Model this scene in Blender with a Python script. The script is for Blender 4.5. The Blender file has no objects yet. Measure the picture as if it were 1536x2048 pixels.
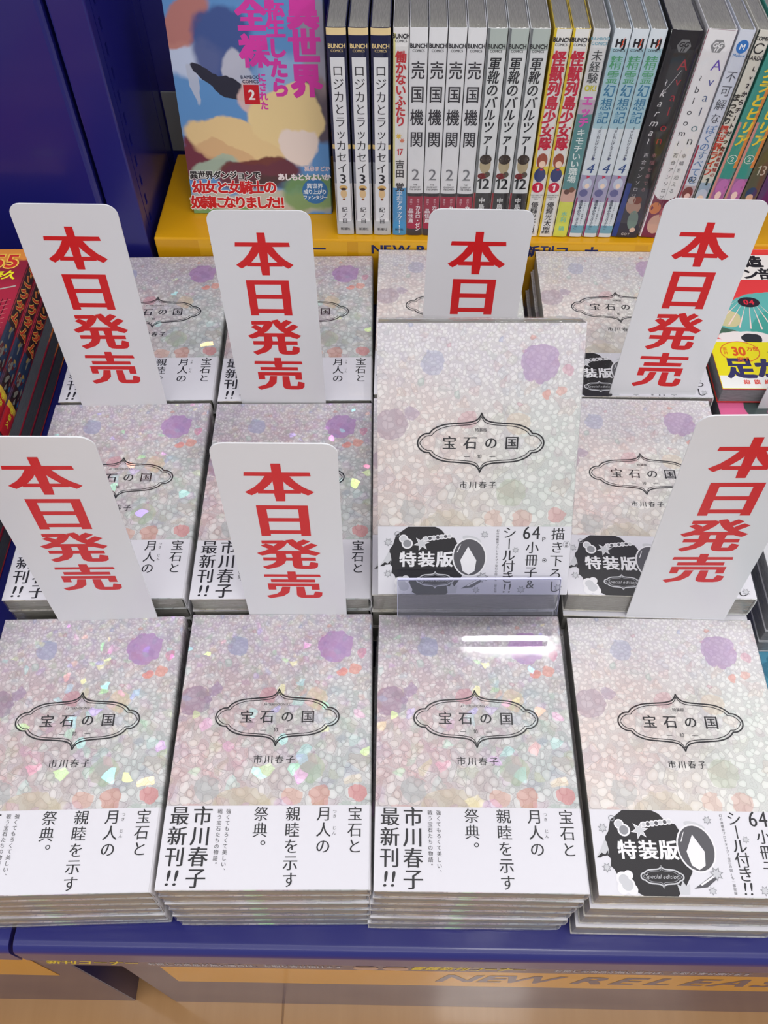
import bpy, bmesh, math, random
from mathutils import Matrix, Vector, noise
random.seed(7)
S = bpy.context.scene
COL = S.collection
ZF = 750.0                      # floor lies 750 mm below the top of the front books (z = 0 in mm frame)

def V(x, y, z): return Vector((x/1000, y/1000, (z+ZF)/1000))

# ------------------------------------------------------------------ camera
FPX, TH, RO, YA = 1760.0, math.radians(54.38), math.radians(-0.61), math.radians(0.44)
cx, sx = math.cos(YA), math.sin(YA)
Xv = Vector((cx, sx, 0)); Yv = Vector((-sx, cx, 0)); Zv = Vector((0, 0, 1))
Fv = Yv*math.cos(TH)-Zv*math.sin(TH); Uv = Yv*math.sin(TH)+Zv*math.cos(TH)
Rv = Xv*math.cos(RO)+Uv*math.sin(RO); Uw = Uv*math.cos(RO)-Xv*math.sin(RO)
cam = bpy.data.cameras.new('camera'); co = bpy.data.objects.new('camera', cam); COL.objects.link(co)
M = Matrix.Identity(4)
for i in range(3):
    M[i][0] = Rv[i]; M[i][1] = Uw[i]; M[i][2] = -Fv[i]
M.translation = V(198.7, -114, 546)
co.matrix_world = M
cam.sensor_fit = 'VERTICAL'; cam.sensor_height = 36; cam.lens = 36*FPX/2048; cam.clip_start = 0.01; cam.clip_end = 60
S.camera = co
S.cycles.transparent_max_bounces = 40

# ------------------------------------------------------------------ light
w = bpy.data.worlds.new('shop_air'); S.world = w; w.use_nodes = True
bgn = w.node_tree.nodes['Background']; bgn.inputs[0].default_value = (0.93, 0.95, 1.0, 1); bgn.inputs[1].default_value = 0.50
def area(name, x, y, z, sx_, sy_, power, col=(1, .98, .95), tgt=None, spread=None):
    l = bpy.data.lights.new(name, 'AREA'); l.shape = 'RECTANGLE'; l.size = sx_; l.size_y = sy_; l.energy = power; l.color = col
    if spread: l.spread = spread
    o = bpy.data.objects.new(name, l); COL.objects.link(o); o.location = V(x, y, z)
    if tgt: o.rotation_euler = (V(*tgt)-o.location).to_track_quat('-Z', 'Y').to_euler()
    return o
area('ceiling_lamp_over_aisle', 540, 950, 1800, .25, .085, 5)
area('ceiling_lamp_row_left', -1900, 1200, 1850, .25, 5.0, 60)
area('ceiling_lamp_row_right', 2300, 1200, 1850, .25, 5.0, 60)
area('added_fill_front', 200, -1500, 1850, 2.4, .3, 16)  # added fill behind the camera, lights the upright card fronts
area('added_fill_overhead', 250, -420, 1850, 2.2, .2, 7.5)  # added wide fill that brightens the flat-lying covers
area('ceiling_lamp_by_aisle', 541, -288, 1800, .35, .34, 4)
area('ceiling_lamp_back', 300, 3900, 1850, 3.4, .35, 60)
S.view_settings.view_transform = 'Standard'; S.view_settings.look = 'None'
S.view_settings.exposure = 0.0; S.view_settings.gamma = 1.0; S.view_settings.use_curve_mapping = False

# ------------------------------------------------------------------ node helpers
def lin(c):
    def f(v):
        v /= 255.0
        return v/12.92 if v <= .04045 else ((v+.055)/1.055)**2.4
    return (f(c[0]), f(c[1]), f(c[2]), 1)
class NT:
    def __init__(s, name):
        s.m = bpy.data.materials.new(name); s.m.use_nodes = True; s.t = s.m.node_tree; s.t.nodes.clear()
        s.out = s.n('ShaderNodeOutputMaterial')
    def n(s, t, **k):
        a = s.t.nodes.new(t)
        for q, v in k.items(): setattr(a, q, v)
        return a
    def l(s, a, b): s.t.links.new(a, b)
    def set(s, sock, v):
        if hasattr(v, 'is_output') or isinstance(v, bpy.types.NodeSocket): s.l(v, sock)
        else: sock.default_value = v
    def math(s, op, a, b=0.0, clamp=False, c=None):
        m = s.n('ShaderNodeMath', operation=op, use_clamp=clamp); s.set(m.inputs[0], a); s.set(m.inputs[1], b)
        if c is not None: s.set(m.inputs[2], c)
        return m.outputs[0]
    def mix(s, f, a, b, bt='MIX'):
        m = s.n('ShaderNodeMix', data_type='RGBA', blend_type=bt); s.set(m.inputs[0], f); s.set(m.inputs[6], a); s.set(m.inputs[7], b)
        return m.outputs[2]
    def ss(s, x, e0, e1):
        m = s.n('ShaderNodeMapRange', interpolation_type='SMOOTHSTEP'); s.set(m.inputs[0], x); m.inputs[1].default_value = e0; m.inputs[2].default_value = e1
        return m.outputs[0]
    def coord(s):
        c = s.n('ShaderNodeTexCoord'); x = s.n('ShaderNodeSeparateXYZ'); s.l(c.outputs['Object'], x.inputs[0])
        return c.outputs['Object'], x.outputs[0], x.outputs[1], x.outputs[2]
    def comb(s, x, y, z=0.0):
        c = s.n('ShaderNodeCombineXYZ'); s.set(c.inputs[0], x); s.set(c.inputs[1], y); s.set(c.inputs[2], z); return c.outputs[0]
    def noise(s, v, sc, det=2.0, rough=.5):
        n = s.n('ShaderNodeTexNoise'); s.l(v, n.inputs['Vector']); n.inputs['Scale'].default_value = sc; n.inputs['Detail'].default_value = det; n.inputs['Roughness'].default_value = rough
        return n.outputs['Fac'], n.outputs['Color']
    def voro(s, v, sc, feat='F1', rnd=1.0, dim='2D'):
        n = s.n('ShaderNodeTexVoronoi', feature=feat, voronoi_dimensions=dim); s.l(v, n.inputs['Vector']); n.inputs['Scale'].default_value = sc; n.inputs['Randomness'].default_value = rnd
        return n
    def bsdf(s, col, rough=.5, spec=.5, metal=0.0, nrm=None, coat=0.0, coatr=.1):
        b = s.n('ShaderNodeBsdfPrincipled'); s.set(b.inputs['Base Color'], col); s.set(b.inputs['Roughness'], rough)
        b.inputs['Specular IOR Level'].default_value = spec; b.inputs['Metallic'].default_value = metal
        b.inputs['Coat Weight'].default_value = coat; b.inputs['Coat Roughness'].default_value = coatr
        if nrm is not None: s.l(nrm, b.inputs['Normal'])
        return b.outputs[0]
    def bump(s, h, st=.3, d=.001):
        b = s.n('ShaderNodeBump'); b.inputs['Strength'].default_value = st; b.inputs['Distance'].default_value = d; s.l(h, b.inputs['Height']); return b.outputs[0]
    def done(s, sh): s.l(sh, s.out.inputs[0]); return s.m

_pm = {}
def paint(rgb, rough=.45, spec=.4):
    k = (tuple(rgb), rough, spec)
    if k not in _pm:
        t = NT('print_%02x%02x%02x' % tuple(int(v) for v in rgb))
        o, x, y, z = t.coord(); f, _ = t.noise(o, 900.0, 1.0)
        c = t.mix(t.math('MULTIPLY', f, .12), lin(rgb), lin([v*.9 for v in rgb]))
        _pm[k] = t.done(t.bsdf(c, rough, spec))
    return _pm[k]

def metal_paint(name, rgb, rough=.3, wear=.15, coat=0.3):
    t = NT(name); o, x, y, z = t.coord()
    f, _ = t.noise(o, 9.0, 4.0); g, _ = t.noise(o, 450.0, 2.0)
    c = t.mix(t.math('MULTIPLY', f, wear), lin(rgb), lin([v*.72 for v in rgb]))
    r = t.math('ADD', t.math('MULTIPLY', f, .12), rough-.06)
    return t.done(t.bsdf(c, r, .5, nrm=t.bump(g, .05, .0004), coat=coat, coatr=.12))

def cover_art(name, holo):
    """generic pastel pebble pattern: packed outlined cells, small at the head and large at the foot"""
    t = NT(name); o, x, y, z = t.coord()
    H_ = .183
    u = t.math('DIVIDE', x, H_); v = t.math('DIVIDE', y, H_)
    _, nc = t.noise(o, 55.0, 2.0)
    sn = t.n('ShaderNodeSeparateXYZ'); t.l(nc, sn.inputs[0])
    du = t.math('MULTIPLY', t.math('SUBTRACT', sn.outputs[0], .5), .045); dv = t.math('MULTIPLY', t.math('SUBTRACT', sn.outputs[1], .5), .045)
    u2 = t.math('ADD', u, du); v2 = t.math('ADD', v, dv)
    k = 1.55
    R = t.math('POWER', 2.71828, t.math('MULTIPLY', v2, k)); a = t.math('MULTIPLY', u2, k)
    wv = t.comb(t.math('MULTIPLY', R, t.math('COSINE', a)), t.math('MULTIPLY', R, t.math('SINE', a)))
    _, wn = t.noise(wv, 9.0, 1.0); wa = t.n('ShaderNodeVectorMath', operation='MULTIPLY_ADD')
    t.l(wn, wa.inputs[0]); wa.inputs[1].default_value = (.05, .05, 0); t.l(wv, wa.inputs[2]); wv = wa.outputs[0]
    vc = t.voro(wv, 10.0, rnd=.9); ve = t.voro(wv, 10.0, 'DISTANCE_TO_EDGE', rnd=.9)
    vc2 = t.voro(wv, 6.3); ve2 = t.voro(wv, 6.3, 'DISTANCE_TO_EDGE')
    # base gradients of the artwork
    g, _ = t.noise(o, 14.0, 1.0)
    un = t.math('MULTIPLY', x, 1/.128)
    if holo: top, left, right, foot = (204, 194, 206), (210, 188, 190), (192, 199, 198), (198, 191, 176)
    else:    top, left, right, foot = (226, 221, 227), (230, 215, 210), (219, 224, 219), (224, 218, 202)
    c = t.mix(t.ss(un, .25, .85), lin(left), lin(right))
    c = t.mix(t.ss(t.math('ADD', v, t.math('MULTIPLY', g, .3)), .75, 1.05), c, lin(top))
    c = t.mix(t.math('MULTIPLY', t.ss(t.math('ADD', v, t.math('MULTIPLY', g, .3)), .6, .35), t.ss(un, .75, .3)), c, lin(foot))
    # every pebble its own tint
    hs = t.n('ShaderNodeSeparateXYZ'); t.l(vc.outputs['Color'], hs.inputs[0])
    h2 = t.n('ShaderNodeSeparateXYZ'); t.l(vc2.outputs['Color'], h2.inputs[0])
    pale = t.math('MULTIPLY', t.ss(hs.outputs[0], .3, .8), .6 if holo else .5)
    c = t.mix(pale, c, lin((228, 226, 226) if holo else (236, 234, 231)))
    c = t.mix(t.math('MULTIPLY', t.ss(hs.outputs[1], .8, .97), .3), c, lin((186, 168, 176)))
    big = t.ss(h2.outputs[2], .78, .80)
    c = t.mix(t.math('MULTIPLY', big, .16), c, vc2_tint(t, h2.outputs[0]))
    dot = t.ss(hs.outputs[2], .985, .987)
    c = t.mix(t.math('MULTIPLY', dot, .36), c, vc2_tint(t, hs.outputs[0], True))
    # every pebble is round: outline at its rim, darker gaps, touching pebbles share an edge
    f1 = t.ss(vc.outputs['Distance'], .34, .05)
    c = t.mix(t.math('MULTIPLY', f1, .30), c, lin((240, 238, 238)))
    rim = t.math('ADD', .30, t.math('MULTIPLY', hs.outputs[1], .22))
    dd = t.math('SUBTRACT', vc.outputs['Distance'], rim)
    gap = t.ss(dd, .0, .05)
    c = t.mix(t.math('MULTIPLY', gap, .22), c, lin((150, 142, 150)))
    vf = t.voro(wv, 27.0); fr_ = t.ss(t.math('ABSOLUTE', t.math('SUBTRACT', vf.outputs['Distance'], .36)), .07, .03)
    ring = t.ss(t.math('ABSOLUTE', dd), .038, .016)
    edge = t.math('MULTIPLY', t.ss(ve.outputs['Distance'], .045, .02), t.ss(dd, .01, -.01))
    line = t.math('MAXIMUM', t.math('MAXIMUM', ring, edge), t.math('MULTIPLY', t.math('MULTIPLY', fr_, gap), .55))
    line2 = t.ss(ve2.outputs['Distance'], .03, .012)
    ln = t.math('MAXIMUM', line, t.math('MULTIPLY', line2, big))
    c = t.mix(t.math('MULTIPLY', ln, .5 if holo else .36), c, lin((128, 118, 124)))
    # large soft flowers
    bl = [(.79, .865, .072, (178, 142, 190), .85), (.07, .65, .062, (150, 118, 150), .6), (.27, .865, .045, (160, 165, 200), .6),
          (.40, .27, .0, (0, 0, 0), 0), (.45, .62+.05, .034, (196, 130, 145), .55), (.70, .655, .045, (222, 196, 165), .5), (.17, .69, .028, (160, 135, 172), .6),
          (.18, .33, .05, (160, 170, 172), .5), (.68, .40, .055, (176, 186, 160), .6), (.36, .225, .12, (196, 184, 158), .5), (.90, .77, .022, (232, 150, 130), .6),
          (.83, .76, .02, (230, 140, 120), .7), (.88, .20, .09, (172, 188, 180), .5), (.92, .315, .032, (214, 120, 120), .6), (.74, .30, .04, (210, 140, 120), .55),
          (.60, .30, .035, (214, 158, 135), .5), (.93, .84, .022, (214, 130, 160), .55), (.12, .215, .07, (206, 156, 156), .45)]
    d0, _ = t.noise(o, 160.0, 2.0)
    for (bu, bv, br, bc, ba) in bl:
        if br == 0: continue
        dx = t.math('SUBTRACT', u, bu*.128/.183); dy = t.math('SUBTRACT', v, bv)
        d = t.math('SQRT', t.math('ADD', t.math('MULTIPLY', dx, dx), t.math('MULTIPLY', dy, dy)))
        d = t.math('ADD', d, t.math('MULTIPLY', t.math('SUBTRACT', d0, .5), .035))
        c = t.mix(t.math('MULTIPLY', t.ss(d, br*.93+.001, br*.93-.002), ba*(1 if holo else .7)), c, lin(bc))
    base = t.bsdf(c, .42 if holo else .5, .4)
    if not holo: return t.done(base)
    # hologram foil: facets lying at random tilts, each with the hue its grating sends back
    fv = t.voro(wv, 9.0); fo = t.n('ShaderNodeSeparateXYZ'); t.l(fv.outputs['Color'], fo.inputs[0])
    tx = t.math('MULTIPLY', t.math('SUBTRACT', fo.outputs[0], .5), .75); ty = t.math('MULTIPLY', t.math('SUBTRACT', fo.outputs[1], .5), .75)
    geo = t.n('ShaderNodeNewGeometry')
    nv = t.n('ShaderNodeVectorMath', operation='ADD'); t.l(geo.outputs['Normal'], nv.inputs[0]); t.l(t.comb(tx, ty), nv.inputs[1])
    nn = t.n('ShaderNodeVectorMath', operation='NORMALIZE'); t.l(nv.outputs[0], nn.inputs[0])
    hsv = t.n('ShaderNodeCombineColor', mode='HSV'); t.set(hsv.inputs[0], t.math('FRACT', t.math('MULTIPLY', fo.outputs[2], 11.0))); hsv.inputs[1].default_value = .8; hsv.inputs[2].default_value = 1
    gl = t.n('ShaderNodeBsdfGlossy'); t.l(hsv.outputs[0], gl.inputs[0]); gl.inputs[1].default_value = .2; t.l(nn.outputs[0], gl.inputs['Normal'])
    mx = t.n('ShaderNodeMixShader'); t.set(mx.inputs[0], t.math('MULTIPLY', t.ss(fo.outputs[2], .55, .57), .10)); t.l(base, mx.inputs[1]); t.l(gl.outputs[0], mx.inputs[2])
    return t.done(mx.outputs[0])
def vc2_tint(t, r, strong=False):
    cr = t.n('ShaderNodeValToRGB'); cr.color_ramp.interpolation = 'CONSTANT'; t.l(r, cr.inputs[0])
    cs = [(214, 150, 150), (160, 178, 198), (190, 200, 170), (222, 176, 150), (176, 160, 196), (170, 192, 190)] if not strong else \
         [(225, 120, 110), (130, 150, 200), (200, 110, 140), (160, 140, 195), (235, 140, 110), (140, 180, 170)]
    e = cr.color_ramp.elements
    e[0].color = lin(cs[0]); e[0].position = 0; e[1].position = .17; e[1].color = lin(cs[1])
    for i, q in enumerate(cs[2:]):
        a = e.new(.34+.165*i); a.color = lin(q)
    return cr.outputs[0]

def blob_art(name, base, blobs, W=.128, H_=.183, nscale=40.0, namp=.1, rough=.35, pattern=0.0):
    """plain colour fields: blobs = (u, v, ru, rv, rot, rgb, softness, alpha)"""
    t = NT(name); o, x, y, z = t.coord()
    _, nc = t.noise(o, nscale, 3.0); sn = t.n('ShaderNodeSeparateXYZ'); t.l(nc, sn.inputs[0])
    u = t.math('ADD', t.math('DIVIDE', x, W), t.math('MULTIPLY', t.math('SUBTRACT', sn.outputs[0], .5), namp))
    v = t.math('ADD', t.math('DIVIDE', y, H_), t.math('MULTIPLY', t.math('SUBTRACT', sn.outputs[1], .5), namp))
    c = lin(base)
    for (bu, bv, ru, rv, rot, rgb, soft, al) in blobs:
        dx = t.math('SUBTRACT', u, bu); dy = t.math('MULTIPLY', t.math('SUBTRACT', v, bv), H_/W)
        ca, sa = math.cos(rot), math.sin(rot)
        ax = t.math('DIVIDE', t.math('ADD', t.math('MULTIPLY', dx, ca), t.math('MULTIPLY', dy, sa)), ru)
        ay = t.math('DIVIDE', t.math('SUBTRACT', t.math('MULTIPLY', dy, ca), t.math('MULTIPLY', dx, sa)), rv)
        d = t.math('SQRT', t.math('ADD', t.math('MULTIPLY', ax, ax), t.math('MULTIPLY', ay, ay)))
        c = t.mix(t.math('MULTIPLY', t.ss(d, 1+soft*.45, 1-soft*.45), al), c, lin(rgb))
    return t.done(t.bsdf(c, rough, .5))

def page_mat(name, rgb, axis='z', dark=.72):
    t = NT(name); o, x, y, z = t.coord()
    f, _ = t.noise(t.comb(t.math('MULTIPLY', x, .04), t.math('MULTIPLY', y, .04), z), 2600.0, 2.0, .7)
    g, _ = t.noise(o, 60.0, 3.0)
    c = t.mix(t.ss(f, .35, .68), lin([v*dark for v in rgb]), lin(rgb))
    c = t.mix(t.math('MULTIPLY', g, .3), c, lin([v*.8 for v in rgb]))
    return t.done(t.bsdf(c, .7, .2, nrm=t.bump(f, .3, .0004)))

def film_mat(name, tint=(1, 1, 1), rough=.07, add=.045, amp=.7, scale=90.0):
    t = NT(name); o, x, y, z = t.coord()
    st = t.comb(x, t.math('MULTIPLY', y, 1.0), t.math('MULTIPLY', z, 3.5))
    f, _ = t.noise(st, scale, 3.0, .6); g, _ = t.noise(o, 13.0, 1.0)
    bp = t.bump(t.math('ADD', f, t.math('MULTIPLY', g, 3.0)), amp, .0011)
    tr = t.n('ShaderNodeBsdfTransparent'); tr.inputs[0].default_value = (*tint, 1)
    gl = t.n('ShaderNodeBsdfGlossy'); gl.inputs[0].default_value = (1, 1, 1, 1); gl.inputs[1].default_value = rough; t.l(bp, gl.inputs['Normal'])
    fr = t.n('ShaderNodeFresnel'); fr.inputs[0].default_value = 1.45; t.l(bp, fr.inputs['Normal'])
    mx = t.n('ShaderNodeMixShader'); t.set(mx.inputs[0], t.math('MINIMUM', t.math('ADD', fr.outputs[0], add-.035, True), .28)); t.l(tr.outputs[0], mx.inputs[1]); t.l(gl.outputs[0], mx.inputs[2])
    return t.done(mx.outputs[0])

# ------------------------------------------------------------------ object helpers
def link(o, parent=None):
    COL.objects.link(o)
    if parent: o.parent = parent
    return o
def tag(o, label=None, cat=None, group=None, kind=None):
    if label: o['label'] = label
    if cat: o['category'] = cat
    if group: o['group'] = group
    if kind: o['kind'] = kind
    return o
def empty(name, loc, rz=0, label=None, cat=None, group=None, parent=None):
    o = bpy.data.objects.new(name, None); o.empty_display_size = .02; o.location = loc; o.rotation_euler = (0, 0, rz); link(o, parent)
    return tag(o, label, cat, group)
def mesh(name, verts, faces, mats, fm=None, smooth=False, mm=True):
    me = bpy.data.meshes.new(name)
    k = .001 if mm else 1
    me.from_pydata([(v[0]*k, v[1]*k, v[2]*k) for v in verts], [], faces)
    for m in mats: me.materials.append(m)
    if fm:
        for p, i in zip(me.polygons, fm): p.material_index = i
    if smooth:
        for p in me.polygons: p.use_smooth = True
    me.update(); return me
def obj(name, me, parent=None): return link(bpy.data.objects.new(name, me), parent)
def bm_mesh(name, bm, mats, smooth=False):
    bmesh.ops.recalc_face_normals(bm, faces=bm.faces[:])
    me = bpy.data.meshes.new(name); 
    for v in bm.verts: v.co *= .001
    bm.to_mesh(me); bm.free()
    for m in mats: me.materials.append(m)
    if smooth:
        for p in me.polygons: p.use_smooth = True
    return me
def box(bm, x0, x1, y0, y1, z0, z1, bev=0.0, seg=2):
    r = bmesh.ops.create_cube(bm, size=1.0); vs = r['verts']
    for v in vs: v.co = Vector(((x0+x1)/2+v.co.x*(x1-x0), (y0+y1)/2+v.co.y*(y1-y0), (z0+z1)/2+v.co.z*(z1-z0)))
    if bev > 0:
        es = list({e for v in vs for e in v.link_edges})
        bmesh.ops.bevel(bm, geom=es, offset=bev, segments=seg, affect='EDGES', profile=.5)
def boxmesh(name, dims, mat, bev=0.0, seg=2):
    bm = bmesh.new(); box(bm, *dims, bev, seg); return bm_mesh(name, bm, [mat], False)
def prism(bm, pts, a0, a1, axis='y'):
    """extrude a 2-D outline (x,z)->y, (y,z)->x or (x,y)->z"""
    def mk(p, a): return {'y': (p[0], a, p[1]), 'x': (a, p[0], p[1]), 'z': (p[0], p[1], a)}[axis]
    A = [bm.verts.new(mk(p, a0)) for p in pts]; B = [bm.verts.new(mk(p, a1)) for p in pts]
    n = len(pts); bm.faces.new(A); bm.faces.new(B[::-1])
    for i in range(n): bm.faces.new((A[i], B[i], B[(i+1) % n], A[(i+1) % n]))

# ------------------------------------------------------------------ glyphs
_fc = bpy.data.curves.new('glyph_source', 'FONT'); _fc.resolution_u = 3
_fo = bpy.data.objects.new('glyph_source', _fc); COL.objects.link(_fo)
_g = {}
def glyph(ch):
    if ch in _g: return _g[ch]
    _fc.body = ch; dg = bpy.context.evaluated_depsgraph_get(); dg.update()
    oe = _fo.evaluated_get(dg); me = oe.to_mesh()
    vs = [(v.co.x, v.co.y) for v in me.vertices]; fs = [tuple(p.vertices) for p in me.polygons]
    oe.to_mesh_clear()
    if ch == '1': vs = [(.2, 0), (.3, 0), (.3, .68), (.22, .68), (.08, .56), (.08, .49), (.2, .57)]; fs = [(0, 1, 2), (0, 2, 6), (6, 2, 3), (6, 3, 4), (6, 4, 5)]
    cnt = {}
    fs2 = []
    for f in fs:
        ar = sum(vs[f[i]][0]*vs[f[(i+1) % len(f)]][1]-vs[f[(i+1) % len(f)]][0]*vs[f[i]][1] for i in range(len(f)))
        f = f if ar > 0 else f[::-1]; fs2.append(f)
        for i in range(len(f)): cnt[(f[i], f[(i+1) % len(f)])] = 1
    nr = [[0.0, 0.0] for _ in vs]
    def inside(p):
        for f in fs2:
            ok = True
            for i in range(len(f)):
                a, b = vs[f[i]], vs[f[(i+1) % len(f)]]
                if (b[0]-a[0])*(p[1]-a[1])-(b[1]-a[1])*(p[0]-a[0]) < 0: ok = False; break
            if ok: return True
        return False
    for (a, b) in cnt:
        if (b, a) in cnt: continue
        dx, dy = vs[b][0]-vs[a][0], vs[b][1]-vs[a][1]; L = math.hypot(dx, dy)
        if L < 1e-6: continue
        if inside(((vs[a][0]+vs[b][0])/2+dy/L*.002, (vs[a][1]+vs[b][1])/2-dx/L*.002)): continue    # seam between overlapping strokes
        for q in (a, b): nr[q][0] += dy/L; nr[q][1] -= dx/L
    nr = [(a/(math.hypot(a, b) or 1), b/(math.hypot(a, b) or 1)) for a, b in nr]
    xs = [v[0] for v in vs] or [0, .3]
    _g[ch] = (vs, fs2, nr, min(xs), max(xs)); return _g[ch]

_w = {}
def weighted(c, bx, by):
    """facets of a glyph with its strokes thickened; facets that come to overlap are put on separate hair-thin levels"""
    key = (c, round(bx, 4), round(by, 4))
    if key in _w: return _w[key]
    vs, fs, nr, _, _ = glyph(c)
    P_ = [(v[0]+n[0]*bx, v[1]+n[1]*by) for v, n in zip(vs, nr)]
    T_ = []
    for f in fs:
        q = [P_[i] for i in f]
        if (q[1][0]-q[0][0])*(q[2][1]-q[0][1])-(q[2][0]-q[0][0])*(q[1][1]-q[0][1]) > 1e-6: T_.append(q)
    lv = [0]*len(T_)
    if max(bx, by) > .016:
        bb = [(min(p[0] for p in t), max(p[0] for p in t), min(p[1] for p in t), max(p[1] for p in t)) for t in T_]
        def hit(A, B):
            for X_, Y_ in ((A, B), (B, A)):
                for i in range(len(X_)):
                    p, q = X_[i], X_[(i+1) % len(X_)]; nx, ny = q[1]-p[1], p[0]-q[0]; L = math.hypot(nx, ny) or 1
                    if min((r[0]-p[0])*nx+(r[1]-p[1])*ny for r in Y_) >= -2e-4*L: return False
            return True
        for i in range(len(T_)):
            used = set(); bi = bb[i]
            for j in range(i):
                bj = bb[j]
                if bi[0] < bj[1] and bj[0] < bi[1] and bi[2] < bj[3] and bj[2] < bi[3] and hit(T_[i], T_[j]): used.add(lv[j])
            while lv[i] in used and lv[i] < 9: lv[i] += 1
    _w[key] = list(zip(T_, lv)); return _w[key]

class Print:
    """flat print collected in 2-D (mm); every piece of ink gets its own hair-thin level; mapped on a surface when built"""
    def __init__(s): s.v = []; s.f = []; s.m = []; s.c = []; s.k = 0; s.g = 0
    def mi(s, rgb):
        if rgb not in s.c: s.c.append(rgb)
        return s.c.index(rgb)
    def slot(s): s.k += 1; return s.k
    def poly(s, pts, rgb, lay=0, sl=None):
        sl = sl or s.slot()
        b = len(s.v); s.v += [(p[0], p[1], (lay, sl)) for p in pts]; s.f.append(tuple(range(b, b+len(pts)))); s.m.append(s.mi(rgb))
    def rect(s, x0, x1, y0, y1, rgb, lay=0, nx=1, ny=1):
        sl = s.slot()
        for i in range(nx):
            for j in range(ny):
                a, b = x0+(x1-x0)*i/nx, x0+(x1-x0)*(i+1)/nx; c, d = y0+(y1-y0)*j/ny, y0+(y1-y0)*(j+1)/ny
                s.poly([(a, c), (b, c), (b, d), (a, d)], rgb, lay, sl)
    def disc(s, x, y, r, rgb, lay=0, ry=None, n=20, rot=0):
        ry = ry or r; ca, sa = math.cos(rot), math.sin(rot)
        s.fan((x, y), [(x+r*math.cos(q)*ca-ry*math.sin(q)*sa, y+r*math.cos(q)*sa+ry*math.sin(q)*ca) for q in (2*math.pi*i/n for i in range(n))], rgb, lay)
    def star(s, x, y, r, rgb, lay=0, k=6, inner=.5, rot=0.2):
        s.fan((x, y), [(x+(r if i % 2 == 0 else r*inner)*math.cos(rot+math.pi*i/k), y+(r if i % 2 == 0 else r*inner)*math.sin(rot+math.pi*i/k)) for i in range(2*k)], rgb, lay)
    def fan(s, c, pts, rgb, lay=0):
        sl = s.slot()
        for i in range(len(pts)): s.poly([c, pts[i], pts[(i+1) % len(pts)]], rgb, lay, sl)
    def ribbon(s, pts, w_, rgb, lay=0, closed=True):
        n = len(pts); o = []; sl = s.slot()
        for i in range(n):
            a = pts[(i-1) % n] if closed or i > 0 else pts[i]; b = pts[(i+1) % n] if closed or i < n-1 else pts[i]
            dx, dy = b[0]-a[0], b[1]-a[1]; L = math.hypot(dx, dy) or 1
            o.append(((pts[i][0]+dy/L*w_/2, pts[i][1]-dx/L*w_/2), (pts[i][0]-dy/L*w_/2, pts[i][1]+dx/L*w_/2)))
        for i in range(n if closed else n-1):
            p, q = o[i], o[(i+1) % n]; s.poly([p[0], q[0], q[1], p[1]], rgb, lay, sl)
    def ch(s, c, x, y, size, rgb, lay=1, bx=0.0, by=0.0, sxx=1.0, slant=0.0, rot=0.0, center=True, syy=1.0):
        vs, fs, nr, x0, x1 = glyph(c)
        cjk = ord(c) > 0x2000
        ox = .5 if cjk else (x0+x1)/2
        oy = .38 if cjk else .34
        if not center: ox = 0
        bx += .014; by += .011; s.g += 1
        ca, sa = math.cos(rot), math.sin(rot); k = s.mi(rgb)
        for f, lv in weighted(c, bx, by):
            b = len(s.v); sl = 100000+(s.g % 2)*10+lv
            for px, py in f:
                qx = (px-ox)*size*sxx; qy = (py-oy)*size*syy; qx += qy*slant
                s.v.append((x+qx*ca-qy*sa, y+qx*sa+qy*ca, (lay, sl)))
            s.f.append(tuple(range(b, b+len(f)))); s.m.append(k)
        return (x1-x0)
    def vert(s, text, x, ytop, size, rgb, pitch=None, lay=1, bx=0.0, by=0.0, sxx=1.0, slant=0.0, syy=1.0):
        p = pitch or size; y = ytop-p/2
        for c in text:
            if c == ' ': y -= p*.5; continue
            if c == 'ー' or c == '~' or c == '…': s.ch(c, x, y, size, rgb, lay, bx, by, sxx, slant, -math.pi/2, True, syy)
            elif c in '。、': s.ch(c, x+size*.55, y+size*.5, size, rgb, lay, bx, by)
            elif c == '‼':
                s.ch('!', x-size*.19, y, size*1.05, rgb, lay, bx, by, 1, .12); s.ch('!', x+size*.19, y, size*1.05, rgb, lay, bx, by, 1, .12)
            else: s.ch(c, x, y, size, rgb, lay, bx, by, sxx, slant, 0, True, syy)
            y -= p
        return y+p/2
    def hor(s, text, x, y, size, rgb, lay=1, bx=0.0, by=0.0, sxx=1.0, slant=0.0, pitch=None, align='c', syy=1.0):
        ws = []
        for c in text:
            if pitch: ws.append(pitch if c != ' ' else pitch*.8); continue
            if c == ' ': ws.append(size*.3*sxx); continue
            _, _, _, x0, x1 = glyph(c)
            ws.append(size*sxx if ord(c) > 0x2000 else (x1-x0+.12)*size*sxx)
        tot = sum(ws); q = x-tot/2 if align == 'c' else x
        for c, wd in zip(text, ws):
            if c != ' ': s.ch(c, q+wd/2, y, size, rgb, lay, bx, by, sxx, slant, 0, True, syy)
            q += wd
        return tot
    def build(s, name, fn, rough=.4, curved=False):
        rk_ = {q: (q[0]+i*.012 if curved else i*.022) for i, q in enumerate(sorted({v[2] for v in s.v}))}
        V3 = [fn(v[0], v[1], rk_[v[2]]) for v in s.v]
        return mesh(name, V3, s.f, [paint(c, rough) for c in s.c], s.m)
def on_top(T, d=.12): return lambda x, y, l: (x, y, T+d+.09*l)
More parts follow.
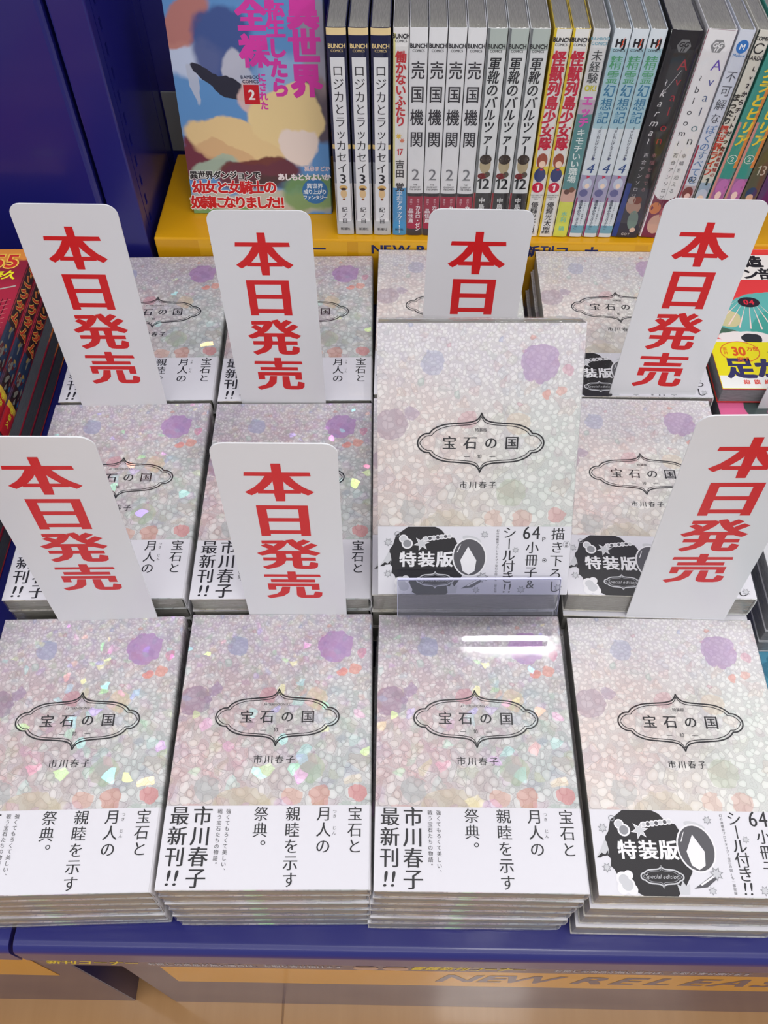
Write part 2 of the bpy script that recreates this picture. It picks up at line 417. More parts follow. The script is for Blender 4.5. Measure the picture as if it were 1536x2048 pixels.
def frame_path(cx_, cy_, sc=1.0, ins=0.0, n=5):
    q = [(0, 19.6), (1.0, 17.2), (3.2, 15.0), (7.5, 13.6), (15, 12.9), (22, 12.3), (27, 10.9), (30.6, 8.9), (32.9, 6.3), (35.6, 6.1), (38.3, 4.5), (39.9, 2.3), (40.4, 0)]
    q = [(max(0, x-ins*min(1, x/6)*.9) if x else 0, y-ins*(1.5 if x < .1 else .9) if y > .1 else 0) for x, y in q]
    def cr(P):
        o = []
        for i in range(len(P)-1):
            p0, p1, p2, p3 = P[max(i-1, 0)], P[i], P[i+1], P[min(i+2, len(P)-1)]
            if i == 8: p0 = p1
            if i == 7: p3 = p2
            for j in range(n):
                t = j/n
                o.append(tuple(.5*((2*p1[a])+(-p0[a]+p2[a])*t+(2*p0[a]-5*p1[a]+4*p2[a]-p3[a])*t*t+(-p0[a]+3*p1[a]-3*p2[a]+p3[a])*t**3) for a in (0, 1)))
        return o
    a = cr(q)+[q[-1]]
    r = a+[(x, -y) for x, y in a[::-1][1:]]
    l = [(-x, y) for x, y in r[::-1][1:-1]]
    return [(cx_+x*sc, cy_+y*sc) for x, y in r+l]
def frame_art(P, x, y, sc, rgb, lay=1, w1=.95, w2=.5):
    P.ribbon(frame_path(x, y, sc), w1, rgb, lay); P.ribbon(frame_path(x, y, sc, 1.5), w2, rgb, lay)
INK = (38, 36, 40); SER = dict(bx=-.004, by=-.016)

# ------------------------------------------------------------------ materials
M_blue = metal_paint('blue_steel', (30, 32, 112), .32)
M_blue2 = metal_paint('blue_rack_steel', (30, 30, 112), .32)
M_yel = metal_paint('yellow_steel', (228, 166, 8), .38, .2)
M_grey = metal_paint('grey_board', (128, 130, 134), .5)
M_panel = metal_paint('glossy_blue_kick_panel', (52, 48, 92), .2, .2, .0)
M_band = metal_paint('yellow_band', (226, 160, 30), .2, .15, .0)
M_holo = cover_art('hologram_pebble_cover', True)
M_spec = cover_art('cream_pebble_cover', False)
M_obi = NT('band_paper'); _o = M_obi.coord(); _f = M_obi.noise(_o[0], 300.0)[0]
M_obi = M_obi.done(M_obi.bsdf(M_obi.mix(M_obi.math('MULTIPLY', _f, .15), lin((224, 222, 229)), lin((208, 206, 214))), .45, .4))
M_page = page_mat('page_block', (172, 169, 161), dark=.84); M_pageg = page_mat('page_block_grey', (150, 151, 154), dark=.8)
M_paged = page_mat('page_block_shaded', (104, 108, 116), dark=.85)  # shadow on the red comics' fore edges is put into the page colour
M_film = film_mat('shrink_film'); M_film2 = film_mat('shrink_film_flat', amp=.10, add=.04, scale=22.0, rough=.06)

# ------------------------------------------------------------------ flat-lying book builder
def spx(z, T, W, bow):
    a = 2*z/T-1
    return W-bow+bow*math.sqrt(max(0, 1-abs(a)**3.2))
def cover_mesh(name, W, H, T, mat, bow=1.6, th=.5, y0=0.0):
    n = 12; out = [(0, T)]
    for i in range(n+1):
        z = T*.5*(1+math.cos(math.pi*i/n)); out.append((spx(z, T, W, bow), z))
    out.append((0, 0)); inn = [(0, th)]
    for i in range(n+1):
        z = T*.5*(1-math.cos(math.pi*i/n)); z = min(max(z, th), T-th); inn.append((spx(z, T, W, bow)-th-.2, z))
    inn.append((0, T-th)); pts = out+inn; m = len(pts)
    vs = [(x, y0, z) for x, z in pts]+[(x, y0+H, z) for x, z in pts]
    fs = [(i, (i+1) % m, m+(i+1) % m, m+i) for i in range(m)]
    k = n+3
    for i in range(k-1):
        a, b = i, i+1; c, d = m-1-i-1, m-1-i
        fs.append((a, d, c, b)); fs.append((m+a, m+b, m+c, m+d))
    return mesh(name, vs, fs, [mat])
def pages_mesh(name, W, H, T, mat, bow=1.6):
    return boxmesh(name, (.8, W-bow-.6, .7, H-.7, .5, T-.5), mat, .25, 1)
def film_mesh(name, W, H, T, mat, e=.45, seed=1, ruff=1.0):
    bm = bmesh.new(); box(bm, -e, W+e, -e, H+e, -e*.8, T+e)
    bmesh.ops.subdivide_edges(bm, edges=bm.edges[:], cuts=9, use_grid_fill=True)
    for v in bm.verts:
        c = v.co; side = (c.y < 0 or c.y > H)
        if side and 0 < c.z < T:
            k = noise.noise(Vector((c.x*.09, seed*3.1, c.z*.6)))
            c.y += (-1 if c.y < 0 else 1)*(.35+k*.8)*ruff
        if abs(c.x-(W+e)) < .01: c.x += -.6*(abs(2*c.z/T-1)**3)
        for (X_, s_) in ((-e, 1), (W+e, -1)):
            if side and abs(c.x-X_) < 1.2: c.x += s_*1.0; c.y += (1 if c.y < 0 else -1)*.5
    me = bm_mesh(name, bm, [mat, M_film2])
    for p in me.polygons:
        if abs(p.normal.z) > .9: p.material_index = 1
        else: p.use_smooth = True
    return me
def build_book(d, loc, rz, full=True, lettering=None, name='comic_book'):
    """d: dict of shared meshes"""
    r = empty(name, loc, rz)
    obj('pages', d['pages'], r); obj('cover', d['cover'], r)
    if d.get('obi'): obj('belly_band', d['obi'], r)
    if full:
        for nm, me in d['prints']: obj(nm, me, r)
    else:
        for nm, me in d.get('spine_prints', []): obj(nm, me, r)
    if d.get('film'): obj('shrink_wrap', d['film'], r)
    return r

# ---- regular edition meshes
RW, RH, RT = 126.5, 183.0, 14.7
def reg_prints():
    P = Print()
    x, y = 64.5, 107.0
    frame_art(P, x, y, 1.0, INK)
    P.hor('AFTERNOON KC', x-.5, y+8.6, 2.3, (70, 66, 70), bx=-.01, by=-.01, sxx=1.0)
    for c, xx in zip('宝石の国', (-20, -6.7, 6.6, 20)): P.ch(c, x+xx, y+.2, 9.4 if c != 'の' else 8.6, INK, 1, bx=.006, by=-.012)
    P.hor('10', x-.5, y-8.9, 3.8, INK, bx=-.012, by=-.012, sxx=.9)
    P.rect(x-10.5, x-6.8, y-9.3, y-9.0, INK, 1); P.rect(x+6, x+9.8, y-9.3, y-9.0, INK, 1)
    P.hor('市川春子', x-.2, y-28.5, 5.9, INK, pitch=6.9, bx=-.002, by=-.012)
    t = P.build('cover_lettering', on_top(RT))
    Q = Print(); top = 49.0
    Q.vert('宝石と', 116.5, top, 9.3, INK, 9.6, **SER); Q.vert('月人の', 97.5, top, 9.3, INK, 9.6, **SER)
    Q.vert('つき', 104, top-2, 2.4, (90, 88, 92), 2.9, bx=-.01, by=-.01); Q.vert('じん', 104, top-12, 2.4, (90, 88, 92), 2.9, bx=-.01, by=-.01)
    Q.vert('親睦を示す', 78.5, top, 9.3, INK, 9.6, **SER); Q.vert('祭典。', 59, top, 9.3, INK, 9.6, **SER)
    Q.vert('強くてもろくて美しい、', 38.8, top-1.5, 3.1, (80, 78, 82), 3.45, bx=-.004, by=-.01)
    Q.vert('戦う宝石たちの物語。', 33.6, top-1.5, 3.1, (80, 78, 82), 3.45, bx=-.004, by=-.01)
    Q.vert('市川春子', 23.2, top+.4, 12.3, INK, 12.1, bx=.008, by=-.012); Q.vert('最新刊‼', 9.2, top+.4, 12.0, INK, 12.1, bx=.006, by=-.012)
    b = Q.build('band_lettering', on_top(RT, .35))
    R_ = Print(); R_.vert('宝石の国', 0, 0, 6.5, (70, 66, 72), 8.5, **SER); R_.vert('市川春子', 0, -62, 4.5, (70, 66, 72), 5.2); R_.hor('10', 0, -48, 5, (70, 66, 72))
    s_ = R_.build('spine_lettering', lambda a, b_, l: (spx(RT/2-a, RT, RW, 1.6)+.15, 158+b_, RT/2-a))
    return t, b, s_
def obi_mesh(name, W, H, T, h, mat, bow=1.6):
    e = .25; n = 12; out = [(0, T+e)]
    for i in range(n+1):
        z = -e+(T+2*e)*.5*(1+math.cos(math.pi*i/n)); out.append((spx(min(max(z, 0), T), T, W, bow)+e, z))
    out.append((0, -e)); m = len(out)
    vs = [(x, .3, z) for x, z in out]+[(x, h, z) for x, z in out]
    return mesh(name, vs, [(i, i+1, m+i+1, m+i) for i in range(m-1)], [mat])
rt, rb, rs = reg_prints()
REG = dict(cover=cover_mesh('cover', RW, RH, RT, M_holo), pages=pages_mesh('pages', RW, RH, RT, M_page),
           obi=obi_mesh('belly_band', RW, RH, RT, 49.3, M_obi), prints=[('cover_lettering', rt), ('band_lettering', rb), ('spine_lettering', rs)],
           film=film_mesh('shrink_wrap', RW, RH, RT, M_film, seed=1))
# ---- special edition meshes
SW, SH, ST = 129.0, 183.0, 21.8
def spec_prints(T):
    P = Print(); x, y = 66.0, 107.0
    frame_art(P, x, y, 1.0, INK)
    P.hor('特装版', x, y+8.6, 2.6, (80, 76, 80))
    for c, xx in zip('宝石の国', (-20, -6.7, 6.6, 20)): P.ch(c, x+xx, y+.2, 9.4 if c != 'の' else 8.6, INK, 1, bx=.006, by=-.012)
    P.hor('10', x-.5, y-8.9, 3.8, INK, bx=-.012, by=-.012, sxx=.9)
    P.rect(x-10.5, x-6.8, y-9.3, y-9.0, INK, 1); P.rect(x+6, x+9.8, y-9.3, y-9.0, INK, 1)
    P.hor('市川春子', x-.8, y-28.2, 5.2, INK, pitch=6.3, bx=-.002, by=-.012)
    t = P.build('cover_lettering', on_top(T))
    Q = Print(); h = 49.6; K = (34, 30, 34); Wt = (236, 234, 238); G = (150, 150, 156); GD = (88, 86, 92); GL = (205, 205, 210)
    bl = [(20, 0), (38, 0), (42, 2), (46, 7), (51, 8), (56, 18), (58, 28), (56.5, 36), (52, 43), (49, 46), (46, 49.4), (26, 49.4), (20, 46), (17, 42), (13, 40), (11, 35), (9, 33), (9.6, 29), (8, 27), (7.5, 20), (7.8, 16), (10, 13), (12, 6), (16, 3)]
    Q.fan((32, h-25), [(a, h-b) for a, b in bl], K, 0)
    for c, xx in zip('特装版', (20, 32.4, 44.6)): Q.ch(c, xx, h-23.3, 11.6, Wt, 2, bx=.028, by=.02)
    Q.ribbon(frame_path(38.5, h-38.6, .31), .8, GL, 2); Q.ribbon(frame_path(38.5, h-38.6, .31, 3.4), .35, G, 2)
    Q.hor('Special edition', 38.5, h-38.6, 3.3, GL, 2, bx=-.012, by=-.012, slant=.3, sxx=.95)
    # plain rounded grey stand-in with pale lens, at the place and size of the drawn portrait
    def egg(cx_, cy_, rx, ry, rgb, lay, rot=0.0, n=26, sq=.0): Q.disc(cx_, cy_, rx, rgb, lay, ry, n, rot)
    egg(62.5, h-9, 6.5, 2.4, GL, 1, -.3)
    egg(61.3, h-22, 11.6, 14.2, Wt, 2, .1); egg(61.3, h-22, 10.6, 13.2, GD, 3, .1); Q.fan((61, h-25), [(60.2, h-14), (66, h-24), (65, h-32), (61, h-34.5), (57, h-32), (55.2, h-24)], Wt, 4)
    Q.poly([(54.6, h-13.5), (55.6, h-12.2), (53.4, h-18), (52.6, h-18.4)], Wt, 4)
    Q.poly([(56, h-45), (70, h-36), (71.5, h-38.5), (64, h-44)], GD, 3); Q.poly([(60, h-42.6), (69.5, h-36.8), (70.2, h-37.6), (60.8, h-43.3)], Wt, 4)
    for a, b, r_ in ((17, 8.5, 3.0), (19.5, 12, 3.8)): Q.disc(a, h-b, r_, Wt, 2); Q.disc(a, h-b, r_*.72, GL if r_ < 3.5 else G, 3)
    Q.ribbon([(13+1.6*math.cos(q*.6)*(1+q*.02), h-5+1.6*math.sin(q*.6)) for q in range(10)], .5, G, 3)
    Q.star(29, h-12, 5.6, Wt, 2, 6, .42); Q.star(29, h-12, 4.4, GL, 3, 6, .42)
    for i in range(7): Q.disc(32+i*2.6, h-8.6+.35*i, 1.9, Wt, 2, n=10); Q.disc(32+i*2.6, h-8.6+.35*i, 1.2, GD if i % 2 else GL, 3, n=10)
    Q.poly([(1.2, h-28), (4.5, h-23), (7, h-18), (8.2, h-19), (9, h-24), (8, h-27), (5, h-27)], GL, 1); Q.poly([(1.2, h-28.4), (4.5, h-25.5), (6.5, h-26.5), (8.6, h-24), (8, h-27), (5, h-27.4), (3.6, h-28.4)], K, 2)
    for a, b, r_ in ((15, 40, 4), (17.5, 43.4, 4.5), (20, 46, 3.4), (14.6, 45.5, 3.4), (18.6, 38, 2.8), (17, 43, 4.6)): Q.disc(a, h-b, min(r_, b and 49.2-b+0.0 if b+r_ > 49.2 else r_), Wt, 2, n=14)
    for a, b, r_ in ((15.6, 40.6, 3.0), (17.5, 43.4, 3.4)): Q.disc(a, h-b, r_, GL, 3, n=14)
    Q.fan((50, h-45.4), [(46.4, h-42.6), (48.4, h-43.6), (50, h-40.6), (51.6, h-43.6), (53.8, h-42.4), (53, h-48.3), (47.4, h-48.3)], GL, 3)
    for a, b, r_ in ((6.8, 11, 3.1), (6.6, 34, 3.0), (71, 5.4, 2.8), (92, 16.6, 2.3), (70.5, 36.5, 4.2), (66.5, 46, 2.6), (122, 44, 2.8), (97, 45.5, 3.0)):
        Q.star(a, h-b, r_, G, 3, 7, .55); Q.star(a, h-b, r_*.74, GL, 4, 7, .55)
    Q.vert('幻の連載前プロトタイプ『宝石の国』も一部収録', 79.6, h-1.5, 1.9, (110, 108, 114), 2.12, bx=.0, by=-.01)
    Q.vert('シール付き‼', 87.5, h+.0, 9.4, INK, 8.1, **SER)
    Q.hor('64', 102, h-4.2, 13.4, INK, 1, bx=-.004, by=-.016, sxx=.82); Q.ch('P', 110.4, h-8.8, 4.6, INK, 1)
    Q.vert('小冊子&', 103, h-10.2, 9.0, INK, 9.0, **SER); Q.vert('描き下ろし', 119.6, h-.2, 9.2, INK, 9.6, **SER)
    Q.ribbon([(125.6+2.3*math.cos(q*math.pi/8), h-12.4+2.3*math.sin(q*math.pi/8)) for q in range(16)], .25, G, 1); Q.vert('ほぼ', 125.6, h-10.6, 1.8, INK, 1.9)
    Q.ribbon([(111.6+1.3*math.cos(q*math.pi/6), h-24+1.3*math.sin(q*math.pi/6)) for q in range(12)], .3, INK, 1); Q.disc(111.6, h-24, .6, INK, 1, n=8)
    b = Q.build('band_lettering', lambda x_, y_, l: (x_, y_, T+.33+.05*l))
    return t, b
st_, sb_ = spec_prints(ST)
SPEC = dict(cover=cover_mesh('cover', SW, SH, ST, M_spec, .9), pages=pages_mesh('pages', SW, SH, ST, M_page, .9), obi=obi_mesh('belly_band', SW, SH, ST, 49.8, M_obi, .9),
            prints=[('cover_lettering', st_), ('band_lettering', sb_)], film=film_mesh('shrink_wrap', SW, SH, ST, M_film, seed=2, ruff=1.3))

# ------------------------------------------------------------------ STRUCTURE
def floor_mat():
    t = NT('wood_floor'); o, x, y, z = t.coord()
    f, _ = t.noise(t.comb(t.math('MULTIPLY', x, 14.0), t.math('MULTIPLY', y, 1.2)), 3.0, 4.0, .6)
    g, _ = t.noise(o, 2.2, 2.0)
    c = t.mix(f, lin((176, 132, 88)), lin((200, 156, 110))); c = t.mix(t.math('MULTIPLY', g, .35), c, lin((160, 118, 76)))
    return t.done(t.bsdf(c, .16, .5, nrm=t.bump(f, .03, .001), coat=.5, coatr=.05))
M_floor = floor_mat()
fl = tag(obj('floor', boxmesh('floor', (-4000, 4500, -2500, 6000, -ZF-40, -ZF-3), M_floor)), kind='structure'); fl.location = (0, 0, ZF/1000)
# wide vinyl planks of the floor near the table
xs = [60.5+(i-3)*1000 for i in range(7)]
pk = 0
for i in range(6):
    for j, (y0, y1) in enumerate(((-1400, -560), (-560, 300), (300, 1160))):
        sh = 220 if i % 2 else 0
        me = boxmesh('plank', (xs[i]+1, xs[i+1]-1, y0+sh+1, y1+sh-1, -3, 0), M_floor, .6, 1)
        p = obj('plank', me, fl); p.location = (0, 0, -ZF/1000)
YW = math.radians(-1.0)
def table(name, x0, x1, label, px0, px1, text):
    r = empty(name, V(190, 0, -ZF), YW, label, 'display table', 'blue display tables')
    def rel(z): return z+ZF
    zt = rel(-93)
    pts = [(760, zt), (-8, zt)]+[(-8-8*math.sin(a), zt-8+8*math.cos(a)) for a in (math.pi/32*k for k in range(1, 17))]+[(-16, rel(-124)), (-13, rel(-124)), (-13, rel(-116)), (760, rel(-116))]
    bm = bmesh.new(); prism(bm, pts, x0-190, x1-190, 'x'); obj('table_top', bm_mesh('table_top', bm, [M_blue]), r)
    bm = bmesh.new(); box(bm, px0-190, px1-190, 30, 60, 0, rel(-117), 1.0); obj('front_panel', bm_mesh('front_panel', bm, [M_panel]), r)
    for sx_ in (px0, px1-28):
        bm = bmesh.new(); box(bm, sx_-190, sx_-190+28, 60.5, 700, 0, rel(-117), 1.0); obj('side_panel', bm_mesh('side_panel', bm, [M_panel]), r)
    return r
tr = table('display_table', -51, 1180, 'blue steel display table holding the comic stacks, yellow band low on its front', -80, 1140, 1)
tl = table('display_table', -1300, -54, 'left blue steel display table, only its corner shows beside the seam', -1260, -132, 0)
# yellow bands with lettering on the front panels
def band(parent, x0, x1, z0, z1, slope, text):
    bm = bmesh.new(); prism(bm, [(x0-190, z1+ZF), (x1-190, z1+ZF), (x1-190-(slope[1]), z0+ZF), (x0-190+slope[0], z0+ZF)], 29.4, 29.9, 'y')
    b = obj('yellow_band', bm_mesh('yellow_band', bm, [M_band]), parent)
    if text:
        for xx in text:
            P = Print(); P.hor('NEW RELEASE', xx-190, ZF-506, 66, (72, 66, 104), bx=.03, by=.02, sxx=.85, slant=.25, pitch=37.5)
            obj('band_lettering', P.build('band_lettering', lambda x, y, l: (x, 29.25-.08*l, y), .2), b)
    return b
band(tr, -39, 1130, -562, -300, (0, 0), [456, 1010]); band(tl, -1250, -165, -535, -300, (0, 0), [])
def rail(parent, x0, x1, items):
    bm = bmesh.new(); box(bm, x0-190, x1-190, -15.6, -14.6, ZF-145, ZF-124.5); 
    b = obj('card_rail', bm_mesh('card_rail', bm, [M_panel]), parent)
    for kind, xx in items:
        P = Print()
        if kind == 'y': P.hor('新刊コーナー', xx-190, ZF-131.5, 16, (232, 208, 40), bx=.02, by=.02, sxx=.68, slant=.3, align='l')
        elif kind == 'Y': P.hor('書籍新刊コーナー', xx-190, ZF-131.5, 16, (232, 208, 40), bx=.02, by=.02, sxx=.62, slant=.3, align='l')
        elif kind == 'w': P.hor('お探しの商品が無い場合は、お取り寄せ頂けます', xx-190, ZF-134, 10, (190, 190, 205), bx=.01, by=.01, sxx=.62, align='l')
        else: P.disc(xx-190, ZF-136, 9, (196, 160, 140), 1, 8); P.disc(xx-190, ZF-131, 7, (120, 92, 80), 2, 4)
        obj('rail_lettering' if kind != 'o' else 'round_sticker', P.build('rail_lettering', lambda x, y, l: (x, -15.75-.05*l, y), .3), b)
rail(tr, -46, 1100, [('y', -40), ('w', 30), ('o', 182), ('o', 203), ('Y', 214), ('w', 312), ('Y', 470)])
# step platform carrying the rear rows
st = empty('display_step', V(190, 0, -93), YW, 'low blue step on the table under the rear rows of stacks', 'display step')
obj('step_body', boxmesh('step_body', (-490, 620, 193.5, 752, .2, 46.0), M_blue, 1.5), st)
# ------------------------------------------------------------------ rack and yellow riser
rk = empty('display_rack', V(-23, 570.5, -46.5), math.radians(-1.6), 'tall blue steel rack with slotted upright at the left behind the stacks', 'shelf rack')
bm = bmesh.new(); box(bm, -30, -1, 0, 14, 0, 850, 1.5); obj('upright_face', bm_mesh('upright_face', bm, [M_blue2]), rk)
# slotted side plate with real openings
bm = bmesh.new()
for (a, b) in ((14.2, 21), (25.5, 116)): box(bm, -3, -1, a, b, 0, 850)
z = 10; k = 0
while z < 830:
    box(bm, -3, -1, 21, 25.5, z, z+9); z += 19.5
box(bm, -3, -1, 21, 25.5, 0, 10)
obj('slotted_plate', bm_mesh('slotted_plate', bm, [M_blue2]), rk)
bm = bmesh.new(); box(bm, -30, -27, 14.2, 116, 0, 850); obj('inner_plate', bm_mesh('inner_plate', bm, [M_blue2]), rk)
bm = bmesh.new(); box(bm, -500, -33.5, -1, 22, 0, 850, 5, 3); obj('end_panel', bm_mesh('end_panel', bm, [M_blue2]), rk)
bm = bmesh.new(); box(bm, -490, 800, 141, 147, 0, 850, 1); obj('back_panel', bm_mesh('back_panel', bm, [M_blue2]), rk)
bm = bmesh.new(); box(bm, -14, -1, 116.5, 140.5, 0, 850, 1); obj('corner_post', bm_mesh('corner_post', bm, [M_blue2]), rk)
bm = bmesh.new(); box(bm, 0, 40, 139.2, 140.8, 78, 140, .3, 1); g_ = obj('tape_patch', bm_mesh('tape_patch', bm, [M_grey]), rk); tag(g_, 'grey rubber patch above the yellow riser')
rs_ = empty('yellow_riser', V(-18, 569.3, -46.3), math.radians(-1.6), 'yellow steel riser with blue lettering under the upright comics', 'display riser')
bm = bmesh.new(); box(bm, 0, 800, 0, 136, 0, 77.2, 1.6, 2); obj('riser_body', bm_mesh('riser_body', bm, [M_yel]), rs_)
NB = (42, 46, 96)
for tx, x0 in (('書籍新刊コーナー', 52), ('NEW RELEASE', 202), ('書籍新刊コーナー', 318), ('NEW RELEASE', 470)):
    P = Print(); P.hor(tx, x0, 67.6, 13.6 if tx[0] != 'N' else 13.4, NB, bx=.03, by=.02, align='l', sxx=1.0 if tx[0] != 'N' else 1.15)
    obj('riser_lettering', P.build('riser_lettering', lambda x, y, l: (x, -.15-.08*l, y)), rs_)
for x0, x1 in ((41, 180), (190, 306), (310, 446), (458, 590)):
    P = Print(); P.rect(x0, x1, 58, 75.6, (236, 178, 40)); tag(obj('label_strip', P.build('label_strip', lambda x, y, l: (x, -.06, y), .2), rs_), 'glossy yellow label strip')

# ------------------------------------------------------------------ stacks of comics
ORD = ['top', 'second', 'third', 'fourth', 'fifth', 'sixth', 'seventh']
def stack(x, y, zb, n, rot, design, pitch, where, look, jit, grp):
    for k in range(n):       # k = 0 is the topmost
        top = (k == 0)
        z = zb+(n-1-k)*pitch
        jx, jy, jr = (0, 0, 0) if top else jit(k)
        a = math.radians(rot+jr)
        lab = '%s, topmost of the %s' % (look, where) if top else 'wrapped copy, %s from top in the %s' % (ORD[k], where)
        b = build_book(design, V(x+jx, y+jy, z+.5), a, full=top)
        tag(b, lab, 'book', grp)
def J(dx=0, dy=0, r=0.4, amp=1.0, sd=1):
    rr = random.Random(sd)
    q = [(rr.uniform(-amp, amp), rr.uniform(-amp, amp), rr.uniform(-r, r)) for _ in range(9)]
    return lambda k: (q[k][0]+dx*k, q[k][1]+dy*k, q[k][2])
HL = 'pastel foil comic with white band'; CL = 'cream comic with black patch'
F1 = -92.8; F2 = -46.3
BT = 2.0
stack(-67.3, 2.2, F1, 6, 1.1, REG, 15.5, 'front row stack nearest the left edge', HL, J(-1.2, .2, .5, .8, 1), 'foil comics in the front row')
stack(61.3, 5.6, F1, 6, .05, REG, 15.5, 'front row stack second from left', HL, J(-.4, -.4, .3, .8, 2), 'foil comics in the front row')
stack(189.3, 5.0, F1, 6, -.9, REG, 15.5, 'front row stack third from left', HL, J(-.9, -.6, .35, .8, 3), 'foil comics in the front row')
bf = REG['film'].copy(); bf.name = 'loose_shrink_wrap'
for v in bf.vertices:
    if v.co.z > (RT+.1)/1000:
        q = v.co.y*1000; v.co.z += max(0, min(q*math.tan(math.radians(BT)), (RH-q)*.6))/1000
for o_ in COL.objects:
    if o_.name.startswith('shrink_wrap') and o_.parent and o_.parent.get('label', '').startswith(HL+', topmost of the front row stack third'): o_.data = bf
stack(320.5, 2.6, F1, 4, -1.1, SPEC, 23.2, 'front row stack at the right', CL, J(-.5, -1.4, .4, 1.0, 4), 'special comics in the front row')
stack(-69.6, 191.8, F2, 4, .6, REG, 15.5, 'middle row stack nearest the left edge', HL, J(0, 0, .4, .5, 5), 'foil comics in the middle row')
stack(60.6, 192.0, F2, 4, .1, REG, 15.5, 'middle row stack second from left', HL, J(0, 0, .4, .5, 6), 'foil comics in the middle row')
stack(187.6, 191.0, F2, 3, 0, SPEC, 23.2, 'middle row stack under the standing copy', CL, J(0, 0, .5, .8, 7), 'special comics in the middle row')
stack(321.6, 190.8, F2, 3, -2.0, SPEC, 23.2, 'middle row stack at the right', CL, J(0, -3.0, .5, .5, 8), 'special comics in the middle row')
stack(-70.2, 377.6, F2, 4, .8, REG, 15.5, 'back row stack nearest the left', HL, J(0, 0, .3, .4, 9), 'foil comics in the back row')
stack(60.0, 377.8, F2, 4, .2, REG, 15.5, 'back row stack second from left', HL, J(0, 0, .3, .4, 10), 'foil comics in the back row')
stack(187.6, 378.3, F2, 3, -1.2, SPEC, 23.2, 'back row stack third from left', CL, J(0, 0, .6, .8, 11), 'special comics in the back row')
stack(332.8, 375.2, F2, 3, -1.2, SPEC, 23.2, 'back row stack at the right', CL, J(-1.5, 0, .3, .4, 12), 'special comics in the back row')

# ------------------------------------------------------------------ standing special edition on acrylic stand
TL = math.radians(34.3)
SRoot = empty('comic_book', V(192.0, 182.6, 37.9), math.radians(-.6), 'cream special-edition comic propped up on the clear stand in the centre', 'book')
SRoot.scale = (.975,)*3; SRoot.rotation_euler = (math.radians(90-34.3), 0, math.radians(-.4))
# local frame: x width, y up the cover, z out of the cover; thickness lies behind the face
for nm, me in [('pages', SPEC['pages']), ('cover', SPEC['cover']), ('belly_band', SPEC['obi'])]+SPEC['prints']+[('shrink_wrap', film_mesh('shrink_wrap', SW, SH, ST, M_film, seed=5, ruff=1.5))]:
    obj(nm, me, SRoot).location = (0, 0, -ST/1000)
def acrylic():
    t = NT('clear_violet_acrylic'); o, x, y, z = t.coord(); f, _ = t.noise(o, 30.0)
    tr_ = t.n('ShaderNodeBsdfTransparent'); tr_.inputs[0].default_value = (.93, .93, .985, 1)
    gl = t.n('ShaderNodeBsdfGlossy'); t.set(gl.inputs[0], t.mix(f, (.9, .9, 1, 1), (1, 1, 1, 1))); gl.inputs[1].default_value = .05
    fr = t.n('ShaderNodeFresnel'); fr.inputs[0].default_value = 1.5
    mx = t.n('ShaderNodeMixShader'); t.set(mx.inputs[0], t.math('ADD', fr.outputs[0], .03, True)); t.l(tr_.outputs[0], mx.inputs[1]); t.l(gl.outputs[0], mx.inputs[2])
    return t.done(mx.outputs[0])
M_acr = acrylic()
ac = empty('acrylic_stand', V(205, 190, 25.7), 0, 'clear violet acrylic book stand holding up the centre comic', 'book stand')
def sheet(pts, th):
    o = []; n = len(pts)
    L = []
    for i in range(n):
        a = pts[max(i-1, 0)]; b = pts[min(i+1, n-1)]; dx, dy = b[0]-a[0], b[1]-a[1]; l = math.hypot(dx, dy)
        L.append((pts[i][0]-dy/l*th, pts[i][1]+dx/l*th))
    return pts+L[::-1]
SN, CS = math.sin(TL), math.cos(TL)
bm = bmesh.new(); prism(bm, sheet([(-5.0, 28.5), (-18.3, 3.0), (-17, .8), (-13, .3), (58, .3)], -1.9), 0, 106, 'x'); obj('lip_and_base', bm_mesh('lip_and_base', bm, [M_acr]), ac)
ed_ = paint((206, 206, 234), .25)  # pale strips paint the bright gleam along the acrylic's cut edges
obj('edge_gleam_strip', boxmesh('edge_gleam_strip', (0, 106, -6.6, -5.1, 28.6, 29.3), ed_), ac)
for x_ in (-.35, 106):
    bm = bmesh.new(); prism(bm, [(-18.3, 3), (-16.4, 3), (-4.9, 28.6), (-6.6, 28.6)], x_, x_+.35, 'x'); obj('edge_gleam_strip', bm_mesh('edge_gleam_strip', bm, [ed_]), ac)
bm = bmesh.new(); b0 = 11.8
prism(bm, [(b0, 2.2), (b0+2.2, 2.2), (b0+2.2+118*SN, 2.2+118*CS), (b0+118*SN, 2.2+118*CS)], 18, 88, 'x'); obj('back_rest', bm_mesh('back_rest', bm, [M_acr]), ac)

